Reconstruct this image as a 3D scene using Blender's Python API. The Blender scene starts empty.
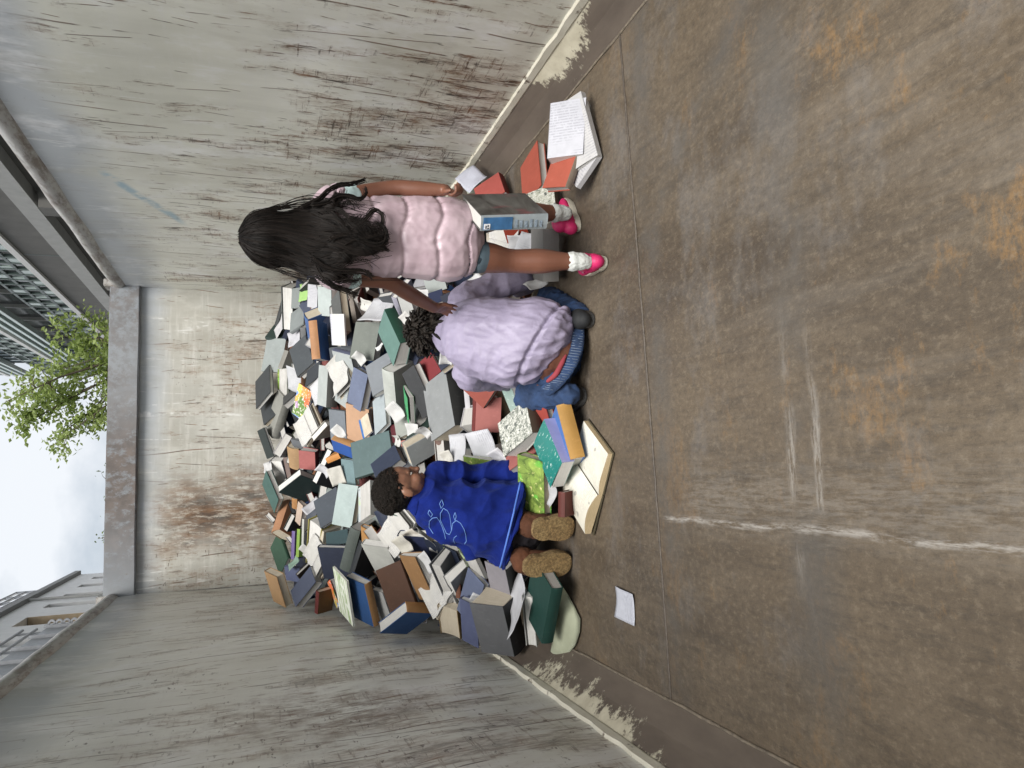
import bpy, bmesh, math, random
from mathutils import Vector, Matrix, noise as mnoise
random.seed(7)
R_ = math.radians
scn = bpy.context.scene
C = scn.collection

# ------------------------------------------------------------------ camera
CAM = Vector((0.0, 0.0, 1.2)); YAW = R_(6.9); PITCH = R_(18.9); FPX = 750.0
FW = Vector((math.sin(YAW)*math.cos(PITCH), math.cos(YAW)*math.cos(PITCH), -math.sin(PITCH)))
RT = Vector((math.cos(YAW), -math.sin(YAW), 0.0))
UP = RT.cross(FW)
cam_d = bpy.data.cameras.new('camera'); cam = bpy.data.objects.new('camera', cam_d); C.objects.link(cam)
cam_d.sensor_width = 36.0; cam_d.lens = 36.0*FPX/1024.0; cam_d.clip_start = 0.05; cam_d.clip_end = 2000
# the phone was held on its side: world up points to the left edge of the picture
cam.matrix_world = Matrix(((-UP.x, RT.x, -FW.x, CAM.x), (-UP.y, RT.y, -FW.y, CAM.y), (-UP.z, RT.z, -FW.z, CAM.z), (0, 0, 0, 1)))
scn.camera = cam

# ------------------------------------------------------------------ world, sun, exposure
SUN_EL, SUN_AZ = 57.0, 188.0       # bright patch of cloud high up behind the camera, a little to the left
world = bpy.data.worlds.new('World'); scn.world = world; world.use_nodes = True
wn = world.node_tree; wn.nodes.clear()
w_out = wn.nodes.new('ShaderNodeOutputWorld'); w_bg = wn.nodes.new('ShaderNodeBackground')
sky = wn.nodes.new('ShaderNodeTexSky'); sky.sky_type = 'NISHITA'; sky.sun_disc = False
sky.sun_elevation = R_(SUN_EL); sky.sun_rotation = R_(SUN_AZ); sky.dust_density = 2.5; sky.air_density = 1.2
w_tc = wn.nodes.new('ShaderNodeTexCoord'); w_map = wn.nodes.new('ShaderNodeMapping')
w_map.inputs['Scale'].default_value = (1.0, 1.0, 1.6); w_map.inputs['Location'].default_value = (0.35, 0.2, 0.1)
w_no = wn.nodes.new('ShaderNodeTexNoise'); w_no.inputs['Scale'].default_value = 4.2; w_no.inputs['Detail'].default_value = 8; w_no.inputs['Roughness'].default_value = 0.55
w_rp = wn.nodes.new('ShaderNodeValToRGB'); w_rp.color_ramp.elements[0].position = 0.36; w_rp.color_ramp.elements[0].color = (0.55,)*3+(1,)
w_rp.color_ramp.elements[1].position = 0.55; w_rp.color_ramp.elements[1].color = (1, 1, 1, 1)
w_mx = wn.nodes.new('ShaderNodeMixRGB'); w_mx.inputs['Color2'].default_value = (6.9, 7.2, 7.6, 1)
wn.links.new(w_tc.outputs['Generated'], w_map.inputs['Vector']); wn.links.new(w_map.outputs[0], w_no.inputs['Vector'])
wn.links.new(w_no.outputs['Fac'], w_rp.inputs['Fac']); wn.links.new(w_rp.outputs['Color'], w_mx.inputs['Fac'])
w_dim = wn.nodes.new('ShaderNodeMixRGB'); w_dim.blend_type = 'MULTIPLY'; w_dim.inputs['Fac'].default_value = 1.0; w_dim.inputs['Color2'].default_value = (0.62, 0.66, 0.70, 1)
wn.links.new(sky.outputs['Color'], w_dim.inputs['Color1']); wn.links.new(w_dim.outputs['Color'], w_mx.inputs['Color1']); wn.links.new(w_mx.outputs['Color'], w_bg.inputs['Color'])
w_bg.inputs['Strength'].default_value = 0.072
wn.links.new(w_bg.outputs[0], w_out.inputs['Surface'])
sun_d = bpy.data.lights.new('sun', 'SUN'); sun_d.energy = 3.0; sun_d.angle = R_(36); sun_d.color = (1.0, 0.97, 0.92)
sun = bpy.data.objects.new('sun', sun_d); C.objects.link(sun)
_az = R_(SUN_AZ); _el = R_(SUN_EL)
_sd = Vector((math.sin(_az)*math.cos(_el), math.cos(_az)*math.cos(_el), math.sin(_el)))
sun.rotation_euler = _sd.to_track_quat('Z', 'Y').to_euler(); sun.location = _sd*60
scn.view_settings.view_transform = 'Standard'; scn.view_settings.look = 'None'
scn.view_settings.gamma = 1.0; scn.view_settings.exposure = 0.86; scn.view_settings.use_curve_mapping = False
scn.render.engine = 'CYCLES'; scn.cycles.use_denoising = True; scn.cycles.max_bounces = 5; scn.cycles.diffuse_bounces = 3; scn.cycles.glossy_bounces = 2; scn.cycles.adaptive_threshold = 0.02

# ------------------------------------------------------------------ helpers
def ray(px, py):
    return (FW + RT*((768-py-384)/FPX) - UP*((px-512)/FPX))
def on_z(px, py, z):
    d = ray(px, py); return CAM + d*((z-CAM.z)/d.z)
def on_y(px, py, y):
    d = ray(px, py); return CAM + d*((y-CAM.y)/d.y)
def tag(o, label=None, cat=None, group=None, kind=None):
    if label: o['label'] = label
    if cat: o['category'] = cat
    if group: o['group'] = group
    if kind: o['kind'] = kind
    return o
def empty(name, loc=(0, 0, 0), label=None, cat=None, group=None):
    o = bpy.data.objects.new(name, None); C.objects.link(o); o.location = loc; o.empty_display_size = 0.1
    return tag(o, label, cat, group)
def mesh_obj(name, verts, faces, mats, parent=None, smooth=False, midx=None, matrix=None):
    me = bpy.data.meshes.new(name); me.from_pydata([tuple(v) for v in verts], [], faces)
    if not isinstance(mats, (list, tuple)): mats = [mats]
    for m in mats: me.materials.append(m)
    if midx is not None:
        for p, i in zip(me.polygons, midx): p.material_index = i
    if smooth:
        me.polygons.foreach_set('use_smooth', [True]*len(me.polygons))
    me.update()
    o = bpy.data.objects.new(name, me); C.objects.link(o)
    if parent is not None:
        o.parent = parent
        o.matrix_parent_inverse = Matrix.Translation(-Vector(parent.location)) if parent.type == 'EMPTY' else Matrix()
    if matrix is not None: o.matrix_world = matrix
    return o
def box_geo(V, F, x0, x1, y0, y1, z0, z1):
    b = len(V)
    V += [(x0,y0,z0),(x1,y0,z0),(x1,y1,z0),(x0,y1,z0),(x0,y0,z1),(x1,y0,z1),(x1,y1,z1),(x0,y1,z1)]
    F += [(b,b+3,b+2,b+1),(b+4,b+5,b+6,b+7),(b,b+1,b+5,b+4),(b+1,b+2,b+6,b+5),(b+2,b+3,b+7,b+6),(b+3,b,b+4,b+7)]
def box_obj(name, x0, x1, y0, y1, z0, z1, mat, parent=None, bevel=0):
    V, F = [], []; box_geo(V, F, x0, x1, y0, y1, z0, z1)
    o = mesh_obj(name, V, F, mat, parent)
    if bevel:
        bm = bmesh.new(); bm.from_mesh(o.data); bmesh.ops.bevel(bm, geom=bm.edges[:], offset=bevel, segments=2, affect='EDGES'); bm.to_mesh(o.data); bm.free()
    return o
def tube_geo(V, F, pts, rads, seg=8, cap=True):
    pts = [Vector(p) for p in pts]; n = len(pts); base = len(V); prev = None
    for i, p in enumerate(pts):
        t = (pts[min(i+1, n-1)]-pts[max(i-1, 0)])
        if t.length < 1e-9: t = Vector((0, 0, 1))
        t.normalize()
        if prev is None:
            a = t.orthogonal().normalized()
        else:
            a = prev - t*prev.dot(t)
            a = a.normalized() if a.length > 1e-6 else t.orthogonal().normalized()
        prev = a; b = t.cross(a); r = rads[i] if isinstance(rads, (list, tuple)) else rads
        for k in range(seg):
            th = 2*math.pi*k/seg; V.append(tuple(p + (a*math.cos(th)+b*math.sin(th))*r))
    for i in range(n-1):
        for k in range(seg):
            k2 = (k+1) % seg
            F.append((base+i*seg+k, base+i*seg+k2, base+(i+1)*seg+k2, base+(i+1)*seg+k))
    if cap:
        F.append(tuple(base+k for k in reversed(range(seg)))); F.append(tuple(base+(n-1)*seg+k for k in range(seg)))

# node material helpers
class NT:
    def __init__(s, name):
        s.m = bpy.data.materials.new(name); s.m.use_nodes = True; s.t = s.m.node_tree
        s.b = s.t.nodes['Principled BSDF']; s._tc = None; s.dim = '3D'; s.src = 'Object'
    def node(s, ty, **kw):
        n = s.t.nodes.new(ty)
        for k, v in kw.items():
            if k in ('operation', 'blend_type', 'use_clamp', 'noise_dimensions', 'feature', 'distance', 'wave_type', 'bands_direction', 'interpolation_type', 'clamp', 'musgrave_type'): setattr(n, k, v)
        return n
    def link(s, a, b): s.t.links.new(a, b)
    def put(s, sock, v):
        if hasattr(v, 'is_linked') or hasattr(v, 'links'): s.link(v, sock)
        elif isinstance(v, (tuple, list)) and len(v) == 3 and sock.type == 'RGBA': sock.default_value = (*v, 1)
        else: sock.default_value = v
    def co(s, kind=None):
        kind = kind or s.src
        if s._tc is None: s._tc = s.node('ShaderNodeTexCoord')
        return s._tc.outputs[kind]
    def mapv(s, scale=(1,1,1), rot=(0,0,0), loc=(0,0,0), vec=None):
        n = s.node('ShaderNodeMapping'); n.inputs['Scale'].default_value = scale; n.inputs['Rotation'].default_value = rot; n.inputs['Location'].default_value = loc
        s.link(vec if vec is not None else s.co(), n.inputs['Vector']); return n.outputs[0]
    def noise(s, scale, detail=4, rough=0.55, vec=None, dist=0.0):
        n = s.node('ShaderNodeTexNoise'); n.noise_dimensions = s.dim; n.inputs['Scale'].default_value = scale; n.inputs['Detail'].default_value = detail
        n.inputs['Roughness'].default_value = rough; n.inputs['Distortion'].default_value = dist
        s.link(vec if vec is not None else s.co(), n.inputs['Vector']); return n.outputs['Fac']
    def noisec(s, scale, detail=2, vec=None):
        n = s.node('ShaderNodeTexNoise'); n.noise_dimensions = s.dim; n.inputs['Scale'].default_value = scale; n.inputs['Detail'].default_value = detail
        s.link(vec if vec is not None else s.co(), n.inputs['Vector']); return n.outputs['Color']
    def voro(s, scale, feature='F1', vec=None, out='Distance'):
        n = s.node('ShaderNodeTexVoronoi', feature=feature); n.voronoi_dimensions = s.dim; n.inputs['Scale'].default_value = scale
        s.link(vec if vec is not None else s.co(), n.inputs['Vector']); return n.outputs[out]
    def ramp(s, fac, a, b, ca=(0,0,0), cb=(1,1,1)):
        n = s.node('ShaderNodeMapRange', interpolation_type='SMOOTHSTEP') if False else s.node('ShaderNodeValToRGB')
        e = n.color_ramp.elements; e[0].position = a; e[1].position = b; e[0].color = (*ca, 1); e[1].color = (*cb, 1)
        s.link(fac, n.inputs['Fac']); return n.outputs['Color']
    def rng(s, v, a, b, c=0.0, d=1.0):
        n = s.node('ShaderNodeMapRange'); n.clamp = True
        s.put(n.inputs['Value'], v); n.inputs['From Min'].default_value = a; n.inputs['From Max'].default_value = b
        n.inputs['To Min'].default_value = c; n.inputs['To Max'].default_value = d; return n.outputs['Result']
    def math(s, op, a, b=0.0, c=None):
        n = s.node('ShaderNodeMath', operation=op); s.put(n.inputs[0], a); s.put(n.inputs[1], b)
        if c is not None: s.put(n.inputs[2], c)
        return n.outputs[0]
    def mix(s, f, a, b, blend='MIX'):
        n = s.node('ShaderNodeMixRGB', blend_type=blend); s.put(n.inputs['Fac'], f); s.put(n.inputs['Color1'], a); s.put(n.inputs['Color2'], b); return n.outputs['Color']
    def sep(s, vec=None):
        n = s.node('ShaderNodeSeparateXYZ'); s.link(vec if vec is not None else s.co(), n.inputs[0]); return n.outputs
    def bump(s, h, strength=0.3, dist=0.01, prev=None):
        n = s.node('ShaderNodeBump'); n.inputs['Strength'].default_value = strength; n.inputs['Distance'].default_value = dist
        s.link(h, n.inputs['Height'])
        if prev is not None: s.link(prev, n.inputs['Normal'])
        return n.outputs[0]
    def done(s, color=None, rough=None, normal=None, metal=None, spec=None):
        if color is not None: s.put(s.b.inputs['Base Color'], color)
        if rough is not None: s.put(s.b.inputs['Roughness'], rough)
        if normal is not None: s.link(normal, s.b.inputs['Normal'])
        if metal is not None: s.put(s.b.inputs['Metallic'], metal)
        if spec is not None: s.put(s.b.inputs['Specular IOR Level'], spec)
        return s.m
def lin(h):
    h = h.lstrip('#'); c = [int(h[i:i+2], 16)/255 for i in (0, 2, 4)]
    return tuple(x/12.92 if x <= 0.04045 else ((x+0.055)/1.055)**2.4 for x in c)
_simple = {}
def simple(name, col, rough=0.6, nscale=30, var=0.15, bump=0.1, metal=0.0):
    key = (name, col)
    if key in _simple: return _simple[key]
    if isinstance(col, str): col = lin(col)
    n = NT(name); f = n.noise(nscale, 5)
    dark = tuple(c*(1-var) for c in col); lite = tuple(min(1, c*(1+var)) for c in col)
    _simple[key] = n.done(n.ramp(f, 0.3, 0.7, dark, lite), rough, n.bump(f, bump, 0.004) if bump else None, metal)
    return _simple[key]

# ================================================================== the steel container
XL, XR, YB, WH = -0.853, 1.60, 6.65, 2.22      # inner faces and wall height
FXL, FXR, CH = -0.718, 1.49, 0.12              # floor edges and height of the sloping fillet
Y0 = -1.2                                      # the container goes on behind the camera

def wall_mat(name, base, cool, seed, rust=1.0, lower=1.0):
    n = NT(name); n.dim = '2D'; n.src = 'UV'; u, z = n.sep()[:2]
    def sc(along, up, off=0.0, rot=0.0):
        return n.mapv((along, up, 1), (0, 0, rot), (seed+off, seed*0.7+off*1.3, 0))
    big = n.noise(1.1, 4, 0.6, sc(1, 1, 3))
    col = n.ramp(big, 0.35, 0.68, base, cool)
    wash = n.noise(1.0, 4, 0.68, sc(7, 1.1, 5, 0.12))           # broad upright smears
    col = n.mix(n.rng(wash, 0.34, 0.74, 0.0, 0.36), col, tuple(c*0.72 for c in base))
    br = n.noise(1.0, 4, 0.7, sc(2.2, 24, 8))                   # lengthways brushing
    col = n.mix(n.rng(br, 0.5, 0.78, 0, 0.45), col, (0.66, 0.65, 0.61))
    edge = n.math('ADD', z, n.math('MULTIPLY', big, 0.35))      # clean blue-grey zone under the top rail
    band = n.rng(edge, WH-0.20, WH+0.0)
    col = n.mix(n.math('MULTIPLY', band, 0.9), col, (0.40, 0.425, 0.45))
    notband = n.math('SUBTRACT', 1.0, n.math('MULTIPLY', band, 0.85))
    low = n.rng(z, 1.95, 0.5, 0.0, 1.0)                          # loads scrape the lower wall hardest
    region = n.noise(1.0, 4, 0.6, sc(0.9, 0.6, 21))
    stain = n.noise(1.0, 5, 0.68, sc(2.4, 0.9, 25, 0.1))         # soft brown-grey stains that run down
    col = n.mix(n.rng(stain, 0.50, 0.74, 0, 0.42), col, tuple(c*k for c, k in zip(base, (0.60, 0.56, 0.50))))
    pale = n.noise(1.0, 5, 0.7, sc(3.0, 1.6, 29, -0.2))
    col = n.mix(n.rng(pale, 0.52, 0.70, 0, 0.6), col, tuple(min(0.82, v*1.22) for v in cool))
    tone = n.noise(7, 3, 0.7, sc(1, 1, 51))
    rcol = n.ramp(tone, 0.35, 0.7, (0.036, 0.022, 0.015), (0.20, 0.095, 0.040))
    blot = n.noise(1.0, 6, 0.74, sc(4.6, 1.7, 151, 0.12))        # rust blots, upright and broken up
    thr = n.math('ADD', blot, n.math('ADD', n.math('MULTIPLY', n.math('SUBTRACT', region, 0.5), 0.45), n.math('MULTIPLY', low, 0.075)))
    halo = n.math('MULTIPLY', n.rng(thr, 0.54, 0.66), notband)
    core = n.math('MULTIPLY', n.rng(thr, 0.62, 0.70), n.rng(n.noise(1.0, 5, 0.8, sc(42, 8, 161, 0.08)), 0.40, 0.58))
    streak = n.math('MULTIPLY', n.rng(n.noise(1.0, 4, 0.75, sc(3.5, 48, 41, 0.06)), 0.57, 0.64), n.math('MULTIPLY', halo, lower))
    fine = n.math('MULTIPLY', n.rng(n.noise(1.0, 4, 0.75, sc(30, 3.5, 31, 0.1)), 0.57, 0.64), n.rng(thr, 0.50, 0.60))
    col = n.mix(n.math('MULTIPLY', n.math('MULTIPLY', halo, 0.36), rust), col, (0.30, 0.20, 0.125))
    rmask = n.math('MULTIPLY', n.math('MULTIPLY', n.math('MAXIMUM', core, n.math('MAXIMUM', streak, fine)), notband), rust)
    col = n.mix(n.math('MULTIPLY', rmask, 0.95), col, rcol)
    def scratch(along, across, freq, w, sd_, th, run, tilt):     # straight drag lines at random spacing, each broken into runs
        wob = n.math('MULTIPLY', n.math('SUBTRACT', n.noise(1.0, 2, 0.5, sc(1.3, 1.3, sd_)), 0.5), 0.22)
        a_ = n.math('ADD', n.math('MULTIPLY', n.math('ADD', along, n.math('MULTIPLY', across, tilt)), freq), wob)
        cell = n.math('FLOOR', a_); wn_ = n.node('ShaderNodeTexWhiteNoise'); wn_.noise_dimensions = '1D'; n.put(wn_.inputs['W'], n.math('ADD', cell, sd_))
        d_ = n.math('ABSOLUTE', n.math('SUBTRACT', n.math('SUBTRACT', a_, cell), n.math('MULTIPLY_ADD', wn_.outputs['Value'], 0.7, 0.15)))
        cb = n.node('ShaderNodeCombineXYZ'); n.put(cb.inputs[0], n.math('MULTIPLY', cell, 7.31)); n.put(cb.inputs[1], n.math('MULTIPLY', across, run))
        g_ = n.noise(1.0, 3, 0.6, cb.outputs[0])
        return n.math('MULTIPLY', n.rng(d_, w*0.35, w, 1, 0), n.rng(g_, th, th+0.05))
    lines = n.math('MAXIMUM', scratch(u, z, 5.0, 0.030, 171.0, 0.52, 2.2, 0.06), scratch(u, z, 8.0, 0.030, 173.0, 0.55, 3.1, -0.10))
    lines = n.math('MAXIMUM', lines, scratch(u, z, 13.0, 0.045, 181.0, 0.60, 5.0, 0.16))
    lines = n.math('MULTIPLY', lines, notband)
    col = n.mix(n.math('MULTIPLY', lines, 0.85), col, rcol)
    chips = n.math('MULTIPLY', n.rng(n.noise(1.0, 3, 0.7, sc(13, 30, 101)), 0.66, 0.71), n.rng(region, 0.46, 0.58))
    col = n.mix(n.math('MULTIPLY', n.math('MULTIPLY', chips, 0.8), notband), col, (0.075, 0.05, 0.038))
    sv = n.noise(1.0, 1.5, 0.45, sc(6.0, 0.25, 121, 0.35))        # bright fresh scratches
    sm = n.math('MULTIPLY', n.rng(n.math('ABSOLUTE', n.math('SUBTRACT', sv, 0.5)), 0.002, 0.010, 1, 0), n.rng(tone, 0.46, 0.58))
    col = n.mix(n.math('MULTIPLY', sm, 0.55), col, (0.72, 0.72, 0.70))
    return n, col, rmask, lines, sc, u, z

n, col, rm, ln, sc, u, z = wall_mat('worn_paint_right', (0.64, 0.635, 0.55), (0.76, 0.755, 0.68), 3.0, 1.0)
# the smear of blue paint left by some other load
bl = n.math('MULTIPLY', n.math('MULTIPLY', n.rng(n.math('ABSOLUTE', n.math('ADD', n.math('SUBTRACT', u, 4.55), n.math('MULTIPLY', n.math('SUBTRACT', z, 1.78), 2.3))), 0.03, 0.10, 1, 0),
    n.math('MULTIPLY', n.rng(z, 1.60, 1.66), n.rng(z, 1.92, 1.98, 1, 0))), n.rng(n.noise(6, 3, 0.7, sc(1, 1, 201)), 0.42, 0.58))
col = n.mix(n.math('MULTIPLY', bl, 0.7), col, (0.22, 0.38, 0.48))
M_WALL_R = n.done(col, 0.42, n.bump(n.math('MULTIPLY', n.math('ADD', rm, ln), -1.0), 0.3, 0.003))
n, col, rm, ln, sc, u, z = wall_mat('worn_paint_left', (0.72, 0.715, 0.66), (0.80, 0.80, 0.755), 17.0, 0.6)
pw = n.math('ADD', n.math('ABSOLUTE', n.math('SUBTRACT', u, 2.95)), n.math('ABSOLUTE', n.math('MULTIPLY', n.math('SUBTRACT', z, 0.95), 0.8)))
pm = n.math('MULTIPLY', n.rng(n.math('ADD', pw, n.math('MULTIPLY', n.noise(3, 4, 0.7, sc(1, 2, 191)), 0.9)), 0.95, 0.55), n.rng(n.noise(1.0, 5, 0.78, sc(20, 8, 193)), 0.40, 0.58))
col = n.mix(n.math('MULTIPLY', pm, 0.7), col, (0.14, 0.075, 0.04))
M_WALL_L = n.done(col, 0.42, n.bump(n.math('MULTIPLY', n.math('ADD', rm, ln), -1.0), 0.3, 0.003))
n, col, rm, ln, sc, u, z = wall_mat('worn_paint_end', (0.40, 0.385, 0.335), (0.48, 0.475, 0.435), 31.0, 0.6, 0.5)
# a tall rust stain runs down the middle of the end wall
wob = n.math('MULTIPLY', n.math('SUBTRACT', n.noise(2.5, 4, 0.65, sc(1.4, 0.9, 211)), 0.5), 0.5)
dx = n.math('ABSOLUTE', n.math('ADD', n.math('SUBTRACT', u, -0.25), wob))
st = n.math('MULTIPLY', n.rng(dx, 0.02, 0.40, 1, 0), n.rng(z, 1.72, 1.98, 1, 0))
tex = n.rng(n.noise(1.0, 6, 0.76, sc(24, 6, 221)), 0.37, 0.52)
stm = n.math('MULTIPLY', n.math('POWER', st, 0.7), tex)
rc = n.ramp(n.noise(1.0, 4, 0.7, sc(10, 3, 231)), 0.32, 0.66, (0.032, 0.022, 0.017), (0.18, 0.095, 0.045))
col = n.mix(n.math('MULTIPLY', n.math('POWER', st, 1.6), 0.36), col, (0.33, 0.24, 0.16))
col = n.mix(n.math('MULTIPLY', stm, 0.95), col, rc)
M_WALL_E = n.done(col, 0.5, n.bump(n.math('MULTIPLY', n.math('ADD', rm, stm), -1.0), 0.3, 0.003))

n = NT('painted_rail')
f = n.noise(1.0, 5, 0.75, n.mapv((9, 22, 8))); g = n.noise(0.9, 4, 0.6, n.mapv((1, 1, 1), (0, 0, 0), (2, 3, 5)))
m_ = n.math('MULTIPLY', n.rng(f, 0.42, 0.56), n.rng(g, 0.40, 0.56))
x, y, z = n.sep()[:3]
wide = n.math('MULTIPLY', n.rng(n.math('ABSOLUTE', n.math('SUBTRACT', x, 0.05)), 0.20, 0.95, 1, 0), n.rng(n.noise(1.0, 5, 0.78, n.mapv((14, 30, 9), (0, 0, 0), (8, 1, 2))), 0.36, 0.50))
spk = n.rng(n.noise(26, 5, 0.7), 0.62, 0.68)
mm = n.math('MAXIMUM', n.math('MAXIMUM', n.math('MULTIPLY', wide, 0.95), n.math('MULTIPLY', m_, 0.6)), n.math('MULTIPLY', spk, 0.6))
col = n.mix(n.rng(n.noise(2, 4), 0.3, 0.7), (0.21, 0.23, 0.25), (0.27, 0.285, 0.30))
M_BEAM = n.done(n.mix(n.math('MULTIPLY', mm, 0.9), col, n.ramp(n.noise(14, 5), 0.3, 0.7, (0.085, 0.064, 0.052), (0.16, 0.122, 0.10))), 0.55, n.bump(mm, -0.2, 0.003))
n = NT('side_rail_steel')
f = n.noise(1.0, 5, 0.75, n.mapv((20, 5, 20)))
M_RAIL = n.done(n.mix(n.rng(f, 0.45, 0.62), (0.36, 0.35, 0.33), n.ramp(n.noise(9, 5), 0.3, 0.7, (0.09, 0.07, 0.06), (0.20, 0.16, 0.13))), 0.38, n.bump(f, 0.3, 0.006))

# floor
n = NT('rusty_floor_plate'); n.dim = '2D'; x, y, z = n.sep()[:3]
big = n.noise(1.0, 6, 0.66, n.mapv((1.2, 0.7, 1), (0, 0, 0.25)))
col = n.ramp(big, 0.34, 0.70, (0.062, 0.047, 0.033), (0.122, 0.092, 0.061))
st = n.noise(1.0, 7, 0.76, n.mapv((7.5, 1.5, 1), (0, 0, 0.30), (4, 2, 0)))       # fine drag marks
col = n.mix(n.rng(st, 0.38, 0.70, 0, 0.62), col, (0.132, 0.103, 0.072))
st2 = n.noise(1.0, 6, 0.78, n.mapv((22, 3.2, 1), (0, 0, 0.55), (8, 6, 0)))
col = n.mix(n.rng(st2, 0.52, 0.66, 0, 0.55), col, (0.058, 0.046, 0.034))
om = n.noise(1.0, 6, 0.74, n.mapv((2.6, 4.2, 1), (0, 0, 0.12), (9, 1, 0)))
og = n.noise(1.0, 2, 0.5, n.mapv((0.9, 1.2, 1), (0, 0, 0), (19, 11, 0)))
orange = n.math('MULTIPLY', n.rng(n.math('ADD', om, n.math('MULTIPLY', n.math('SUBTRACT', og, 0.5), 0.35)), 0.56, 0.66), n.rng(n.noise(1.0, 4, 0.8, n.mapv((26, 60, 1), (0, 0, -0.1), (3, 3, 0))), 0.36, 0.60))
near = n.rng(y, 0.8, 2.2, 1.0, 0.30)
col = n.mix(n.math('MULTIPLY', n.math('MULTIPLY', orange, near), 0.6), col, (0.25, 0.140, 0.050))
pale = n.rng(n.noise(1.0, 6, 0.74, n.mapv((3.0, 1.6, 1), (0, 0, 0.2), (13, 7, 0))), 0.54, 0.72, 0, 0.28)
col = n.mix(pale, col, (0.185, 0.150, 0.108))
blue = n.rng(n.noise(1.0, 5, 0.7, n.mapv((1.6, 2.6, 1), (0, 0, -0.1), (23, 5, 0))), 0.54, 0.68, 0, 0.5)
col = n.mix(blue, col, (0.135, 0.125, 0.117))
pit = n.noise(1.0, 5, 0.8, n.mapv((55, 40, 1)))
col = n.mix(n.rng(pit, 0.52, 0.66, 0, 0.38), col, (0.042, 0.034, 0.026))
col = n.mix(n.rng(pit, 0.46, 0.34, 0, 0.26), col, (0.24, 0.195, 0.14))
# scuffs: dark tracks pressed across the plate, a grey-white drag line along it, two across it
wob = n.math('MULTIPLY', n.math('SUBTRACT', n.noise(5, 4, 0.6), 0.5), 0.035)
def strip(coord, c, w0, w1):
    return n.rng(n.math('ABSOLUTE', n.math('ADD', n.math('SUBTRACT', coord, c), wob)), w0, w1, 1, 0)
dk = n.math('MULTIPLY', strip(y, 1.43, 0.02, 0.12), n.math('MULTIPLY', n.rng(x, -0.75, -0.45), n.rng(n.noise(2.5, 4, 0.7), 0.36, 0.58)))
dk2 = n.math('MULTIPLY', strip(y, 2.06, 0.01, 0.10), n.rng(n.noise(3, 4, 0.7), 0.35, 0.6))
diag = n.rng(n.math('ABSOLUTE', n.math('ADD', n.math('SUBTRACT', n.math('SUBTRACT', x, n.math('MULTIPLY', y, -0.75)), 2.32), wob)), 0.01, 0.09, 1, 0)
diag = n.math('MULTIPLY', n.math('MULTIPLY', diag, n.rng(x, 0.55, 0.7)), n.rng(n.noise(3, 4, 0.7), 0.38, 0.58))
col = n.mix(n.math('MULTIPLY', n.math('MAXIMUM', diag, n.math('MAXIMUM', dk, dk2)), 0.6), col, (0.085, 0.078, 0.070))
brk = n.rng(n.noise(1.0, 4, 0.8, n.mapv((70, 9, 1), (0, 0, 0.1))), 0.40, 0.60)
brk2 = n.rng(n.noise(1.0, 4, 0.8, n.mapv((14, 90, 1), (0, 0, 0.1))), 0.38, 0.58)
lng = n.math('MULTIPLY', n.math('MULTIPLY', strip(x, -0.165, 0.002, 0.014), n.rng(y, 2.04, 2.10, 1, 0)), brk)
lng2 = n.math('MULTIPLY', n.math('MULTIPLY', strip(x, -0.10, 0.02, 0.13), n.rng(y, 1.9, 2.0, 1, 0)), n.math('MULTIPLY', brk, 0.25))
ac = n.math('MULTIPLY', n.math('MAXIMUM', strip(y, 1.475, 0.003, 0.022), strip(y, 1.388, 0.003, 0.020)), n.math('MULTIPLY', n.math('MULTIPLY', n.rng(x, -0.32, -0.16), n.rng(n.noise(4, 2, 0.5, n.mapv((1, 1, 1), (0, 0, 0), (7, 3, 0))), 0.36, 0.58)), n.rng(x, 0.05, 0.40, 1, 0)))
ac = n.math('MULTIPLY', ac, brk2)
wl = n.math('MAXIMUM', n.math('MAXIMUM', lng, lng2), n.math('MULTIPLY', ac, 0.8))
col = n.mix(n.math('MULTIPLY', wl, 0.58), col, (0.44, 0.42, 0.39))
smear = n.math('MULTIPLY', n.math('MULTIPLY', n.rng(n.noise(1.0, 4, 0.7, n.mapv((9, 1.2, 1), (0, 0, -0.15), (1, 9, 0))), 0.52, 0.7), n.rng(x, -0.5, 0.3)), n.rng(y, 0.8, 1.8, 1, 0.2))
col = n.mix(n.math('MULTIPLY', smear, 0.2), col, (0.26, 0.235, 0.205))
M_FLOOR = n.done(col, n.rng(n.noise(3, 4, 0.7), 0.35, 0.65, 0.42, 0.72), n.bump(n.math('ADD', pit, st), 0.30, 0.006))

# sloping fillet between wall and floor: brown steel with flaked cream paint along its upper edge
n = NT('flaked_fillet'); x, y, z = n.sep()[:3]
bro = n.ramp(n.noise(3.0, 5, 0.65, n.mapv((1, 0.6, 3))), 0.3, 0.7, (0.085, 0.066, 0.052), (0.155, 0.125, 0.098))
flk = n.math('ADD', n.math('ADD', n.math('MULTIPLY', n.noise(2.2, 3, 0.5, n.mapv((1, 1, 1), (0, 0, 0), (0, 3.4, 0))), 0.6), n.math('MULTIPLY', n.noise(22, 6, 0.78), 0.4)), n.rng(z, 0.02, 0.125, -0.11, 0.07))
fm = n.rng(flk, 0.535, 0.565)
col = n.mix(fm, bro, n.ramp(n.noise(20, 4), 0.3, 0.7, (0.44, 0.40, 0.30), (0.58, 0.54, 0.42)))
M_FILLET = n.done(col, 0.6, n.bump(fm, 0.5, 0.003))
n = NT('cream_stripe'); x, y, z = n.sep()[:3]
f = n.noise(1.0, 5, 0.72, n.mapv((8, 7, 14)))
M_STRIPE = n.done(n.mix(n.rng(f, 0.58, 0.65), n.ramp(n.noise(6, 4), 0.3, 0.7, (0.58, 0.55, 0.45), (0.70, 0.67, 0.57)), (0.11, 0.08, 0.06)), 0.6, n.bump(f, 0.2, 0.003))
M_WELD = simple('weld_bead', (0.075, 0.06, 0.047), 0.6, 60, 0.35, 0.5)

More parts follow.
